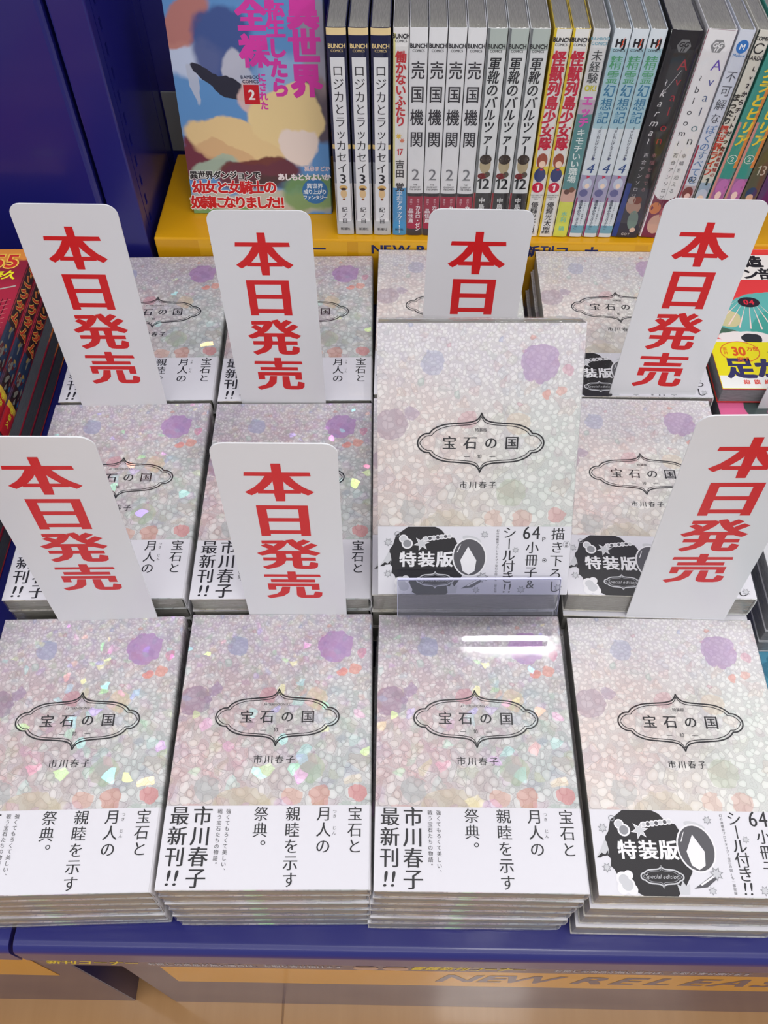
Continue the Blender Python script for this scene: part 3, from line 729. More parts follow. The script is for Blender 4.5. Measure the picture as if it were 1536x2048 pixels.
# ------------------------------------------------------------------ release-day cards
RED = (214, 28, 32)
def card_mat():
    t = NT('white_plastic_sheet'); o, x, y, z = t.coord(); f, _ = t.noise(o, 6.0, 2.0); g, _ = t.noise(o, 700.0)
    return t.done(t.bsdf(t.mix(f, lin((222, 222, 226)), lin((230, 230, 233))), .28, .5, nrm=t.bump(t.math('ADD', f, t.math('MULTIPLY', g, .02)), .5, .002)))
M_card = card_mat()
CW, CH = 68.6, 0
def card_meshes(H):
    r = 8; n = 6; pts = [(-CW/2, 0), (CW/2, 0)]
    pts += [(CW/2-r+r*math.cos(a), H-r+r*math.sin(a)) for a in (math.pi/2*i/n for i in range(n+1))]
    pts += [(-CW/2+r-r*math.sin(a), H-r+r*math.cos(a)) for a in (math.pi/2*i/n for i in range(n+1))]
    bm = bmesh.new(); prism(bm, pts, 0, .9, 'y'); a = bm_mesh('card_sheet', bm, [M_card])
    P = Print(); ys = (H-34.5, H-71.5, H-110, H-148.5)
    for c, y in zip('本日発売', ys): P.ch(c, 0, y, 39, RED, 1, bx=.028, by=.010, sxx=1.0 if c != '日' else 1.08, syy=.95)
    b = P.build('red_lettering', lambda x, y, l: (x, -.1-.08*l, y), .35)
    return a, b
def card(x, y, zb, H, tilt, yaw, roll, label):
    r = empty('release_card', V(x, y, zb)); tag(r, label, 'sign card', 'white release-day cards')
    r.rotation_mode = 'XYZ'
    Mx = Matrix.Rotation(math.radians(yaw), 4, 'Z') @ Matrix.Rotation(math.radians(-tilt), 4, 'X') @ Matrix.Rotation(math.radians(-roll), 4, 'Y')
    r.rotation_euler = Mx.to_euler()
    a, b = card_meshes(H); obj('card_sheet', a, r); obj('red_lettering', b, r)
B0 = -44.0
card(-17.5, 375.6, B0, 198.5+8.5-B0, -1.2, 1.2, -2.1, 'white card with red lettering against the blue rack, leftmost of the upper four')
card(114, 376.0, B0, 188.5+8-B0, .3, -.9, -.2, 'white card with red lettering in front of the face-out blue-sky comic')
card(256.5, 376.4, B0, 198-B0, -.4, -.6, -1.0, 'white card with red lettering partly hidden behind the propped-up comic')
card(411, 373.4, B0, 187.5+10-B0, 2.8, -1.5, -1.0, 'white card with red lettering beside the red animal comic, upper right')
card(-3.9, 189.9, -88, 211.+88, -3.2, 2.2, -3.6, 'white card with red lettering cut by the left edge, lower row')
card(133.8, 190.0, -88, 189.5+88, -.8, -.2, -.8, 'white card with red lettering in the lower row, directly left of the clear stand')
card(404, 186.6, -88, 205+10+88, -1.0, -2.0, 2.6, 'white card with red lettering cut by the right edge, lower row')
card(535, 372.5, B0, 195-B0, 0, 0, 0, 'white card with red lettering at the far right edge, barely in view')

# ------------------------------------------------------------------ red comics lying in stacks at the left
KW, KH, KT = 120.0, 176.0, 16.9
M_kc = blob_art('red_battle_cover', (140, 34, 52), [(.5, .97, .8, .10, 0, (222, 140, 60), .35, 1), (.6, .55, .5, .3, .4, (170, 40, 62), .4, .9), (.75, .4, .35, .16, -.6, (96, 20, 34), .3, .9), (.4, .2, .5, .2, .3, (206, 120, 50), .3, .8), (.9, .2, .2, .12, 0, (44, 60, 90), .4, .8)], .12, .176, 60, .12)
def k_spine(P, T):
    P.rect(-T/2+.2, T/2-.2, 0, 176, (52, 30, 34), 0, 6, 4)
    P.rect(-T/2+.2, T/2-.2, 0, 26, (186, 34, 44), 1, 6, 1); P.rect(-T/2+.2, T/2-.2, 26, 32, (206, 170, 60), 1, 6, 1); P.rect(-T/2+.2, T/2-.2, 50, 86, (40, 56, 84), 1, 6, 2)
    for i in range(16): P.disc(random.uniform(-T/2+2, T/2-2), random.uniform(35, 90), random.uniform(1, 2.6), random.choice([(120, 118, 110), (90, 30, 36), (40, 90, 130), (160, 130, 70), (30, 26, 30)]), 2, random.uniform(2, 7), 8, random.uniform(-.5, .5))
    P.vert('キングダム', 0, 163, 14.5, (236, 190, 90), 14.5, 3, bx=.065, by=.065, sxx=.86, slant=.1); P.vert('キングダム', 0, 163, 14.5, (196, 60, 40), 14.5, 4, bx=.02, by=.02, sxx=.86, slant=.1)
    P.vert('原泰久', 0, 30, 6, (238, 225, 60), 7, 3)
P = Print(); k_spine(P, KT)
ks = P.build('spine_printing', lambda a, b, l: (spx(KT/2-a, KT, KW, 1.2)+.12+.06*l, b, KT/2-a), .4, True)
P = Print(); P.hor('55', 99, 160, 24, (240, 196, 80), 1, bx=.07, by=.07, sxx=1.0); P.hor('55', 99, 160, 24, (200, 50, 44), 2, bx=.01, by=.01)
P.hor('原泰久', 96, 142, 11.5, (236, 226, 40), 1, bx=.03, by=.03, slant=.15)
P.ribbon([(60, 112), (84, 118), (116, 128)], 1.6, (176, 168, 160), 1, False)
for i in range(8): P.ribbon([(82+i*4, 70), (84+i*4, 90), (83+i*4+2, 112)], .5, (40, 20, 26), 1, False)
for i in range(7): P.ribbon([(80, 74+i*5), (100, 72+i*5.5), (116, 78+i*5.5)], .5, (206, 120, 120), 1, False)
kt = P.build('cover_lettering', on_top(KT))
def mirror_film(): return film_mesh('shrink_wrap', KW, KH, KT, M_film2, .4, 7, .4)
KF = mirror_film()
KB = dict(cover=cover_mesh('cover', KW, KH, KT, M_kc, 1.2), pages=pages_mesh('pages', KW, KH, KT, M_paged, 1.2), prints=[('spine_printing', ks), ('cover_lettering', kt)], spine_prints=[('spine_printing', ks)])
for col, (yy, nm) in enumerate(((341, 'back stack at far left'), (158, 'middle stack at far left'))):
    n = 6
    for k in range(n):
        z = F2+(n-1-k)*17.7; turned = k >= 3
        if turned:   # fore-edge towards the viewer's side
            r = build_book(KB, V(-107+random.uniform(-.6, .6), yy+KH, z+.5), math.pi, False)
        else:
            r = build_book(KB, V(-107-KW+random.uniform(-1, 1), yy+random.uniform(-1, 1), z+.5), 0, k == 0)
        tag(r, 'red comic, %s in the %s, %s outward' % ('topmost' if k == 0 else ORD[k]+' from top', nm, 'shade-toned page edge' if turned else 'flame lettering'), 'book', 'red comics in the left stacks')

# ------------------------------------------------------------------ right column: animal comic, pink comic, teal comic
AW, AH, AT = 128.0, 182.0, 15.5
M_an = blob_art('red_animal_cover', (226, 62, 64), [(.42, .42, .34, .30, .5, (96, 176, 172), .03, 1), (.50, .30, .22, .3, 0, (70, 160, 148), .03, 1), (.08, .60, .12, .16, .4, (110, 134, 104), .05, 1), (.12, .47, .14, .10, -.3, (206, 196, 150), .06, 1), (.14, .36, .16, .035, -.2, (72, 104, 84), .06, 1), (.25, .33, .18, .06, 0, (238, 228, 226), .1, 1), (.30, .24, .09, .12, .1, (236, 236, 238), .05, 1), (.29, .32, .07, .05, 0, (44, 44, 50), .05, 1), (.05, .28, .12, .05, 0, (236, 226, 226), .1, 1)], .128, .182, 50, .05)
P = Print()
for i in range(22):
    a = math.radians(100+i*9); P.poly([(46+14*math.cos(a), 118+14*math.sin(a)), (46+60*math.cos(a), 118+60*math.sin(a)*.8), (46+60*math.cos(a+.025), 118+60*math.sin(a+.025)*.8)], (244, 214, 208), 0) if 46+60*math.cos(a) > 0 and 118+48*math.sin(a) < 150 else None
P.rect(1, 127, 176, 181.5, (244, 238, 226), 1); P.rect(12, 127, 150, 168, (240, 234, 230), 1); P.rect(-0+1, 127, 134, 151, (240, 234, 230), 1)
P.hor('天地創造', 36, 159, 16.5, (36, 34, 38), 2, bx=.045, by=.045, pitch=16); P.hor('デザイン部', 39, 142, 16, (36, 34, 38), 2, bx=.03, by=.03, pitch=14.8)
P.disc(44, 104, 9.5, (40, 32, 44), 2, 6.5); P.hor('04', 44, 104, 8.5, (214, 40, 60), 3, bx=.02, by=.02)
at = P.build('cover_lettering', on_top(AT))
P = Print(); P.rect(.5, 127, .8, 54, (236, 222, 24), 0, 1, 1); P.rect(.5, 127, .8, 15, (240, 238, 236), 1)
P.ribbon([(23+16*math.cos(q*math.pi/12), 42.5+12*math.sin(q*math.pi/12)) for q in range(24)], .9, (222, 110, 40), 2)
P.hor('30', 22, 43, 14, (222, 90, 30), 2, bx=.03, by=.03, sxx=.8); P.hor('万部', 34, 46, 5.0, (222, 90, 30), 2, bx=.03, by=.03); P.hor('突破', 24, 34, 5, (222, 90, 30), 2, bx=.02, by=.02); P.vert('累計', 11, 48, 4, (222, 90, 30), 4.5, 2)
P.hor('ペンギンの', 90, 44, 17, (50, 46, 96), 2, bx=.035, by=.035, pitch=18); P.hor('足がない', 55, 24, 24, (50, 46, 96), 2, bx=.045, by=.045, pitch=24)
P.hor('抱腹絶倒!', 38, 8, 5.2, (222, 60, 40), 2, bx=.02, by=.02, pitch=8.5)
ab = P.build('band_lettering', on_top(AT, .3))
M_yobi = paint((236, 222, 24))
AN = dict(cover=cover_mesh('cover', AW, AH, AT, M_an, 1.2), pages=pages_mesh('pages', AW, AH, AT, M_pageg, 1.2), obi=obi_mesh('belly_band', AW, AH, AT, 54, M_yobi, 1.2), prints=[('cover_lettering', at), ('band_lettering', ab)])
tag(build_book(AN, V(468.5, 378.5, 10.8), math.radians(-1), True), 'red comic with animal cover and yellow band, at the right behind the card', 'book')
AN2 = dict(AN); AN2.pop('prints')
M_pk = blob_art('pink_block_cover', (232, 110, 160), [(.5, .1, .34, .20, 0, (70, 84, 84), .02, 1), (.52, .07, .22, .10, 0, (222, 110, 160), .02, 1), (.2, .9, .3, .1, 0, (240, 150, 180), .3, 1)], .128, .182, 40, .02)
PK = dict(cover=cover_mesh('cover', AW, AH, 17.8, M_pk, 1.2), pages=pages_mesh('pages', AW, AH, 17.8, M_pageg, 1.2), film=film_mesh('shrink_wrap', AW, AH, 17.8, M_film, seed=9))
PK['prints'] = []
tag(build_book(PK, V(469.0, 356, -8.1), math.radians(-1), True), 'pink comic with dark block letters under the red animal comic', 'book', 'pink comics at the right')
for k, zz in enumerate((-26.9, -45.7)): tag(build_book(PK, V(470+k, 357.5+k, zz), math.radians(-1), False), '%s pink comic in the right back stack' % ('middle' if k == 0 else 'lowest'), 'book', 'pink comics at the right')
M_tl = blob_art('teal_town_cover', (84, 160, 190), [(.12, .7, .2, .12, 0, (150, 200, 180), .3, .8), (.1, .35, .16, .12, 0, (120, 214, 216), .2, .9), (.06, .88, .05, .10, 0, (60, 130, 160), .1, .9), (.2, .5, .2, .1, .6, (150, 150, 90), .3, .8)], .128, .182, 70, .12)
P = Print(); P.rect(24, 126, 96, 172, (170, 112, 60), 0); tp_ = P.build('title_plate', on_top(AT)); P = Print(); P.vert('スキ', 34, 168, 16, (60, 40, 30), 18, 1, bx=.03, by=.03)
tt_ = P.build('cover_lettering', on_top(AT))
TE = dict(cover=cover_mesh('cover', AW, AH, AT, M_tl, 1.2), pages=pages_mesh('pages', AW, AH, AT, M_pageg, 1.2), prints=[('title_plate', tp_), ('cover_lettering', tt_)], film=film_mesh('shrink_wrap', AW, AH, AT, M_film2, seed=11))
for k, z in enumerate((-62, -78.6+.1)): tag(build_book(TE, V(469+k, 4.5, z), math.radians(-1), k == 0), 'teal comic with brown title plate at the right end of the front row' if k == 0 else 'lower teal comic under the one with the brown title plate', 'book', 'teal comics at the right')

M_pl = blob_art('pale_grey_cover', (206, 206, 210), [(.3, .6, .3, .3, 0, (180, 186, 200), .5, .6)], .113, .172, 40, .1)
SM = dict(cover=cover_mesh('cover', 113, 171, 15.2, M_pl, 1.2), pages=pages_mesh('pages', 113, 171, 15.2, M_pageg, 1.2), prints=[], film=film_mesh('shrink_wrap', 113, 171, 15.2, M_film, seed=15))
for k in range(4): tag(build_book(SM, V(466+k*.6, 181.5, F2+.5+(3-k)*16), math.radians(-1)), 'grey wrapped comic, %s in the middle row stack cut by the right edge' % ('topmost' if k == 0 else ORD[k]+' from top'), 'book', 'grey comics at the right edge')
# ------------------------------------------------------------------ face-out comic on the riser
M_fo = blob_art('blue_sky_fantasy_cover', (98, 150, 206), [(.12, .72, .22, .12, .2, (206, 214, 236), .5, .9), (.10, .86, .20, .10, .7, (196, 120, 100), .25, .9), (.36, .78, .2, .22, -.5, (62, 78, 140), .3, .9), (.42, .66, .09, .14, .2, (200, 200, 214), .3, .9),
    (.33, .62, .24, .055, -.5, (44, 44, 60), .1, 1), (.52, .57, .10, .12, -.2, (226, 192, 186), .25, .9), (.12, .62, .04, .12, .2, (190, 196, 214), .15, .9), (.8, .62, .3, .2, 0, (160, 190, 226), .5, .8), (.93, .50, .14, .22, .2, (96, 78, 84), .25, .95), (.95, .78, .1, .3, 0, (170, 150, 150), .5, .7),
    (.14, .30, .20, .17, .5, (120, 40, 48), .2, .95), (.36, .36, .36, .15, -.25, (238, 206, 150), .18, 1), (.28, .30, .24, .06, -.3, (220, 176, 130), .3, .8), (.2, .24, .16, .06, .2, (170, 190, 170), .3, .9), (.72, .46, .24, .22, -.2, (242, 214, 156), .12, 1), (.78, .34, .15, .13, 0, (246, 226, 214), .2, 1), (.5, .20, .3, .10, .1, (110, 44, 46), .25, .95), (.8, .16, .4, .05, 0, (70, 60, 56), .5, .7), (.5, .05, .7, .10, 0, (206, 196, 176), .4, .9), (.88, .10, .22, .14, 0, (120, 160, 96), .4, .85), (.1, .0, .5, .04, 0, (110, 160, 90), .4, .9)], .128, .182, 34, .16)
FT = 13.0
P = Print(); MG = (222, 62, 168)
P.vert('異世界', 111, 180, 26, MG, 26, 2, bx=.055, by=.055, syy=1.02); P.vert('転生したら', 88.5, 178, 16, MG, 15.2, 2, bx=.045, by=.045)
P.vert('全裸', 69.5, 178, 24, MG, 27, 2, bx=.055, by=.055, syy=1.05); P.vert('にされた', 74, 121, 7.4, MG, 7.4, 2, bx=.03, by=.03)
P.rect(57.5, 70.5, 96, 111.5, (206, 28, 40), 2); P.hor('2', 64, 103.5, 11, (246, 240, 238), 3, bx=.03, by=.01); P.hor('BAMBOO', 64, 117.5, 3.6, (60, 60, 90), 3, bx=.015, by=.015); P.hor('COMICS', 64, 114, 3.6, (60, 60, 90), 3, bx=.015, by=.015)
for rgb, b_, l in (((240, 238, 236), .10, 2), ((40, 34, 36), .03, 3)): P.hor('異世界ダンジョンで', 33, 35.5, 7.6, rgb, l, bx=b_, by=b_, pitch=7.1)
for rgb, b_, l in (((244, 240, 238), .09, 2), ((206, 34, 38), .035, 3)):
    P.hor('幼女と女騎士の', 40, 24.5, 12.4, rgb, l, bx=b_, by=b_, pitch=10.8); P.hor('奴隷になりました‼', 44, 10.5, 12.4, rgb, l, bx=b_, by=b_, pitch=9.9)
P.hor('狐谷まどか', 116, 41.5, 4.6, (236, 214, 216), 3, bx=.03, by=.03); P.hor('あしもと☆よいか', 104, 34, 6.6, (244, 232, 236), 3, bx=.04, by=.04, pitch=5.9)
P.disc(113, 21, 11.6, (60, 120, 180), 3); P.hor('異世界', 113, 26, 5, (232, 240, 248), 4, bx=.02, by=.02); P.hor('成り上がり', 113, 20.5, 4.6, (232, 240, 248), 4, bx=.02, by=.02, pitch=4.2); P.hor('ファンタジー', 113, 15.4, 4.2, (232, 240, 248), 4, bx=.02, by=.02, pitch=3.7)
fp = P.build('cover_lettering', lambda x, y, l: (x, y, FT+.1+.05*l))
FO = dict(cover=cover_mesh('cover', 128, 182, FT, M_fo, 1.2), pages=pages_mesh('pages', 128, 182, FT, M_page, 1.2))
FR = empty('comic_book', V(15.5, 606, 31.4)); FR.scale = (1.03,)*3; FR.rotation_euler = (math.radians(90-12.0), 0, math.radians(-1)); tag(FR, 'face-out comic with blue sky cover and pink title on the yellow riser', 'book')
for nm, me in (('pages', FO['pages']), ('cover', FO['cover']), ('cover_lettering', fp)): obj(nm, me, FR).location = (0, 0, -FT/1000)
# wire easel behind it
ez = empty('book_easel', V(60, 624, 31.0), 0, 'small clear easel behind the face-out comic', 'book stand')
sn, cs = math.sin(math.radians(12)), math.cos(math.radians(12))
bm = bmesh.new(); prism(bm, [(-2, 0), (0.3, 0), (.3+120*sn, 120*cs), (-2+120*sn, 120*cs)], 0, 55, 'x'); prism(bm, [(24, 110), (26, 110), (62, 0), (60, 0)], 15, 40, 'x'); obj('easel_sheet', bm_mesh('easel_sheet', bm, [M_acr]), ez)

# ------------------------------------------------------------------ upright comics on the riser
def upright(xt, T, H, lean, D, base_rgb, label, group, draw, pages=M_page, bow=1.0, side=None, name='comic_book', cache={}):
    key = (group, T)
    if key not in cache:
        mat = paint(base_rgb, .35)
        m = dict(cover=cover_mesh('cover', D, H, T, mat, bow), pages=pages_mesh('pages', D, H, T, pages, bow), film=film_mesh('shrink_wrap', D, H, T, M_film2, .35, len(cache)+20, .9))
        P = Print(); draw(P, T, H)
        m['spine'] = P.build('spine_printing', lambda a, b, l: (spx(min(max(T/2-a, .05), T-.05), T, D, bow)+.10+.05*l, b, T/2-a), .3, True)
        cache[key] = m
    m = cache[key]
    r = empty(name, (0, 0, 0)); tag(r, label, 'book', group)
    # base on the riser line
    yb = 571.8-(xt-150)*.028
    Rm = Matrix(((0, 0, -1), (-1, 0, 0), (0, 1, 0))).to_4x4()
    R2 = Matrix.Rotation(math.radians(-1.6), 4, 'Z') @ Matrix.Rotation(math.radians(lean), 4, 'Y') @ Rm
    # local corner (D, 0, T) is the front-left-bottom of the spine
    off = R2 @ Vector((D/1000, 0, T/1000))*1.026
    if lean > 0:      # leaning right: the low corner is the right one
        dz = math.sin(math.radians(lean))*T/1000
    else: dz = 0
    loc = V(xt, yb+1.0, 31.6)-off+Vector((0, 0, dz))
    r.matrix_world = Matrix.Translation(loc) @ R2 @ Matrix.Scale(1.026, 4)
    for nm, me in (('pages', m['pages']), ('cover', m['cover']), ('spine_printing', m['spine']), ('shrink_wrap', m['film'])): obj(nm, me, r)
    return r
def bunch(P, y, rgb): P.hor('BUNCH', 0, y, 4.6, rgb, 4, bx=.03, by=.03, sxx=.82); P.hor('COMICS', 0, y-3.6, 2.7, rgb, 4, bx=.0, by=.0, sxx=.9)
def full(P, T, y0, y1, rgb, l=0, m_=.1): P.rect(-T/2+m_, T/2-m_, y0, y1, rgb, l, 8, 2)
def rloz(P, T, H):
    full(P, T, 0, H, (214, 210, 208)); full(P, T, 62, H, (32, 36, 72), 1); full(P, T, 176.5, H-.3, (240, 214, 160), 2); full(P, T, 84, 88, (220, 190, 120), 2); full(P, T, 52, 72, (130, 134, 146), 2); full(P, T, 0, 15, (196, 198, 200), 1)
    P.rect(-T/2+2.0, T/2-2.0, 14, 160, (240, 240, 242), 3, 4, 3)
    bunch(P, 168.5, (236, 210, 150))
    P.vert('ロジカとラッカセイ', 0, 155, 10, (40, 38, 44), 10.4, 4, sxx=.9, bx=-.008, by=-.014); P.hor('3', 0, 56.5, 12, (36, 36, 44), 4, bx=.02, by=.0)
    P.disc(0, 48, 3.6, (230, 190, 120), 4, 2.4); P.disc(0, 46.6, 2.6, (70, 44, 36), 5, 1.2); P.disc(0, 42, 2.8, (236, 202, 150), 4, 4.4); P.disc(0, 36.4, 1.2, (150, 90, 60), 4, 1.0)
    P.vert('紀ノ目', 0, 29, 5.4, (50, 48, 54), 5.8, 4); P.hor('新潮社', 0, 6, 2.9, (60, 60, 64), 4)
def rhat(P, T, H):
    full(P, T, 0, H, (238, 236, 234)); full(P, T, 0, 48, (74, 152, 204), 1); P.rect(-T/2+.1, -T/2+1.6, 48, 178, (232, 226, 150), 1, 1, 3)
    bunch(P, 176, (50, 48, 52)); P.vert('働かないふたり', 0, 165, 9.4, (206, 56, 62), 8.6, 4, bx=.025, by=.025, sxx=.92)
    P.star(-1.2, 96, 2.8, (236, 200, 90), 4, 7, .5); P.star(1.6, 92, 2.4, (226, 140, 110), 4, 7, .5)
    P.hor('17', 0, 82, 8, (206, 56, 62), 4, bx=.02, by=.02, sxx=.75); P.vert('吉田 覚', 0, 75, 8.4, (60, 58, 60), 8.6, 4, bx=.02, by=.02, sxx=.9); P.vert('平和アタック!!!', 0, 45, 5.4, (236, 244, 250), 4.8, 4); P.hor('新潮社', 0, 6, 2.5, (40, 60, 90), 4)
def rbai(P, T, H):
    full(P, T, 0, H, (236, 236, 238)); full(P, T, 0, 40, (168, 48, 74), 1); full(P, T, 40, 43, (56, 52, 56), 1); full(P, T, 0, 7, (70, 64, 68), 2)
    bunch(P, 169, (50, 48, 54))
    P.vert('売国機関', 0, 160, 12.8, (54, 52, 58), 19, 4, bx=.004, by=-.006, sxx=.86, syy=1.15)
    P.hor('2', 0, 61, 15, (130, 130, 136), 4, bx=-.006, by=-.01, sxx=.95)
    for i, s in enumerate(('THE', 'QUEEN OF', 'THE OPERA')): P.hor(s, 0, 51.5-2.3*i, 2.1, (90, 88, 94), 4, sxx=.85)
    P.vert('漫画=', -3.2, 38, 2.3, (230, 190, 200), 2.4, 4); P.vert('品佳直', -3.2, 28, 4.8, (240, 230, 234), 5.0, 4, bx=.02, by=.02); P.vert('原作=', 2.9, 38, 2.3, (230, 190, 200), 2.4, 4); P.vert('カルロ・ゼン', 2.9, 31, 4.6, (240, 230, 234), 4.4, 4, bx=.02, by=.02)
def rgun(P, T, H):
    full(P, T, 0, H, (234, 236, 236)); full(P, T, 166, H, (184, 194, 188), 1); P.rect(-T/2+.1, -T/2+1.8, 0, H, (120, 124, 126), 2, 1, 3); full(P, T, 0, 44, (58, 56, 58), 1); P.rect(-T/2+.1, -T/2+1.6, 20, 44, (150, 30, 40), 3)
    bunch(P, 169, (60, 62, 62)); P.vert('軍靴のバルツァー', 0, 161, 11, (40, 42, 46), 10.2, 4, bx=.01, by=.0, sxx=.84, slant=.12)
    P.disc(0, 71, 4.6, (190, 174, 140), 4, 8.2); P.disc(0, 76, 5.0, (64, 54, 48), 5, 4.6, 12); P.disc(-1.5, 60.5, 4.0, (120, 40, 46), 5, 2.8); P.disc(2.5, 62, 2.4, (90, 84, 76), 5, 2.6)
    P.hor('12', 0, 53, 14, (34, 36, 40), 4, bx=.02, by=0, sxx=.9); P.vert('中島三千恒', 0, 40, 5.6, (226, 226, 226), 6.2, 4, bx=.015, by=.015); P.hor('新潮社', 0, 5, 2.6, (200, 200, 200), 4)
def rkai(P, T, H):
    full(P, T, 0, H, (238, 236, 232)); P.rect(-T/2+.1, -T/2+1.7, 0, H, (230, 200, 50), 2, 1, 3)
    full(P, T, 62, 70, (236, 216, 70), 1)
    bunch(P, 174, (44, 42, 46)); P.vert('怪獣列島少女隊', 0, 166, 12, (208, 34, 66), 11.6, 4, bx=.045, by=.03, sxx=.86, slant=.06)
    P.disc(0, 75, 4.4, (170, 84, 60), 4, 7); P.disc(.6, 72, 2.8, (238, 206, 182), 5, 3.2, 10); P.disc(0, 62, 4.8, (52, 66, 122), 4, 6.6); P.disc(.8, 67, 1.6, (200, 50, 60), 5, .9, 8)
    P.disc(0, 50, 4.8, (206, 30, 70), 5, 5.0); P.hor('1', 0, 50, 8.4, (246, 240, 240), 6, bx=.04, by=.0)
    for i, s in enumerate(('KAIJYURETTO', 'SHOJOTAI', 'FILE 1')): P.hor(s, 0, 42.5-1.9*i, 1.6, (90, 88, 90), 4)
    P.vert('優輝光太朗', 0, 36, 6.4, (46, 44, 50), 6.2, 4, bx=.0, by=-.006); P.hor('新潮社', 0, 4.5, 2.6, (60, 60, 64), 4)
def rmik(P, T, H):
    full(P, T, 0, H, (226, 226, 226)); full(P, T, 48, 116, (96, 150, 152), 1); full(P, T, 116, 128, (200, 180, 196), 1); full(P, T, 0, 36, (222, 226, 92), 1); full(P, T, 36, 48, (222, 180, 164), 1)
    P.hor('BAMBOO', 0, 175, 3.2, (110, 170, 190), 4); P.hor('COMICS', 0, 171.5, 3.2, (110, 170, 190), 4); P.vert('未経験', 0, 167, 8.8, (80, 84, 86), 8.6, 4, bx=-.002, by=-.01, sxx=.95); P.hor('OK!', 0, 137.5, 6.4, (214, 206, 60), 4, bx=.03, by=.02, sxx=.8)
    P.vert('エッチ', 0, 132, 9, (226, 96, 190), 9, 4, bx=.04, by=.04, sxx=.95); P.vert('キモチいい職場', 0, 104, 7.4, (232, 242, 240), 7.0, 4, bx=.01, by=.01)
    P.disc(-1.8, 46, 2.6, (110, 70, 60), 4, 2.6, 10); P.disc(2, 48, 2.6, (130, 84, 66), 4, 2.6, 10); P.vert('水利 硝', 0, 27, 5.2, (110, 206, 190), 6.0, 4)
def rsei(P, T, H):
    full(P, T, 0, H, (226, 234, 240)); full(P, T, 104, 168, (178, 212, 222), 1); full(P, T, 36, 62, (176, 170, 200), 1); P.rect(-T/2+.1, -T/2+1.4, 0, 40, (150, 50, 100), 2); full(P, T, 4, 12, (120, 170, 190), 1)
    P.hor('HJ', 0, 172, 8.6, (40, 38, 44), 4, bx=.05, by=.03, sxx=.82); P.poly([(.2, 168), (1.4, 172), (.7, 172.6), (2.4, 176.5), (1.7, 171.8), (2.3, 171.2)], (230, 80, 40), 5); P.hor('COMICS', 0, 166.5, 2.5, (50, 48, 54), 4)
    P.vert('精霊', 0, 163, 11.4, (92, 172, 124), 11.2, 4, bx=.004, by=-.01, sxx=.84); P.vert('幻想記', 0, 141, 11.0, (60, 130, 170), 11.0, 4, bx=.004, by=-.01, sxx=.84)
    P.vert('《せいれいげんそうき》', 0, 106, 2.8, (80, 84, 100), 2.7, 4); P.star(0, 77.5, 1.9, (90, 100, 140), 4, 4, .45); P.hor('4', 0, 68.5, 12.6, (52, 84, 148), 4, bx=-.01, by=-.016, slant=.14)
    P.disc(0, 54, 4.0, (206, 212, 232), 4, 5.4); P.disc(.4, 52, 2.0, (238, 214, 196), 5, 2.4, 10); P.disc(-1.2, 45, 3.6, (110, 110, 160), 4, 3.6); P.star(-.6, 60.5, 2.0, (196, 60, 90), 5, 3, .5)
    P.vert('漫画◆みなづきふたご', -1.2, 38, 3.3, (80, 90, 110), 3.0, 4); P.vert('キャラクター原案◆Riv', 2.4, 38, 1.8, (120, 126, 140), 2.2, 4)
def rblk(P, T, H):
    full(P, T, 0, H, (44, 42, 46)); full(P, T, 0, 50, (58, 54, 66), 1); P.rect(-T/2+.1, -T/2+4.2, 0, 54, (44, 66, 140), 2, 2, 1)
    P.disc(0, 170, 5.4, (120, 120, 122), 4, 5.4, 6); P.hor('GG', 0, 171, 5, (36, 34, 38), 5, bx=.02, by=.02, slant=.2); P.hor('ff', 0, 167.4, 4.4, (36, 34, 38), 5, bx=.02, by=.02, slant=.2)
    for c, y in zip('Avalon', (156, 143.5, 131, 119, 106, 94.5)): P.ch(c, 4.0, y, 12 if c == 'A' else 10.5, (168, 40, 52), 4, bx=-.018, by=-.022)
    P.vert('~karma~', -4.2, 146, 8.6, (214, 212, 214), 8.2, 4, bx=-.012, by=-.012, slant=.3); P.ribbon([(-6.5, 130), (4, 152)], .4, (190, 188, 190), 4, False)
    P.vert('幸福を奏でる', 3.6, 84, 4.2, (170, 120, 126), 6.4, 4, bx=-.01, by=-.01); P.vert('百合アンソロジー', -3.2, 84, 4.2, (200, 196, 200), 6.4, 4, bx=-.008, by=-.01)
    P.disc(-.5, 32, 6.4, (176, 140, 124), 4, 8, 14, .4); P.disc(1.5, 38, 3.8, (120, 70, 62), 5, 4, 10); P.disc(-3.4, 38, 3.4, (170, 150, 140), 5, 4, 10); P.disc(2.8, 18, 4.6, (120, 140, 130), 4, 10, 14, .1); P.disc(5, 8, 2.6, (226, 190, 170), 5, 2.6, 10); P.hor('GOT', 0, 3.4, 3.4, (206, 200, 200), 5)
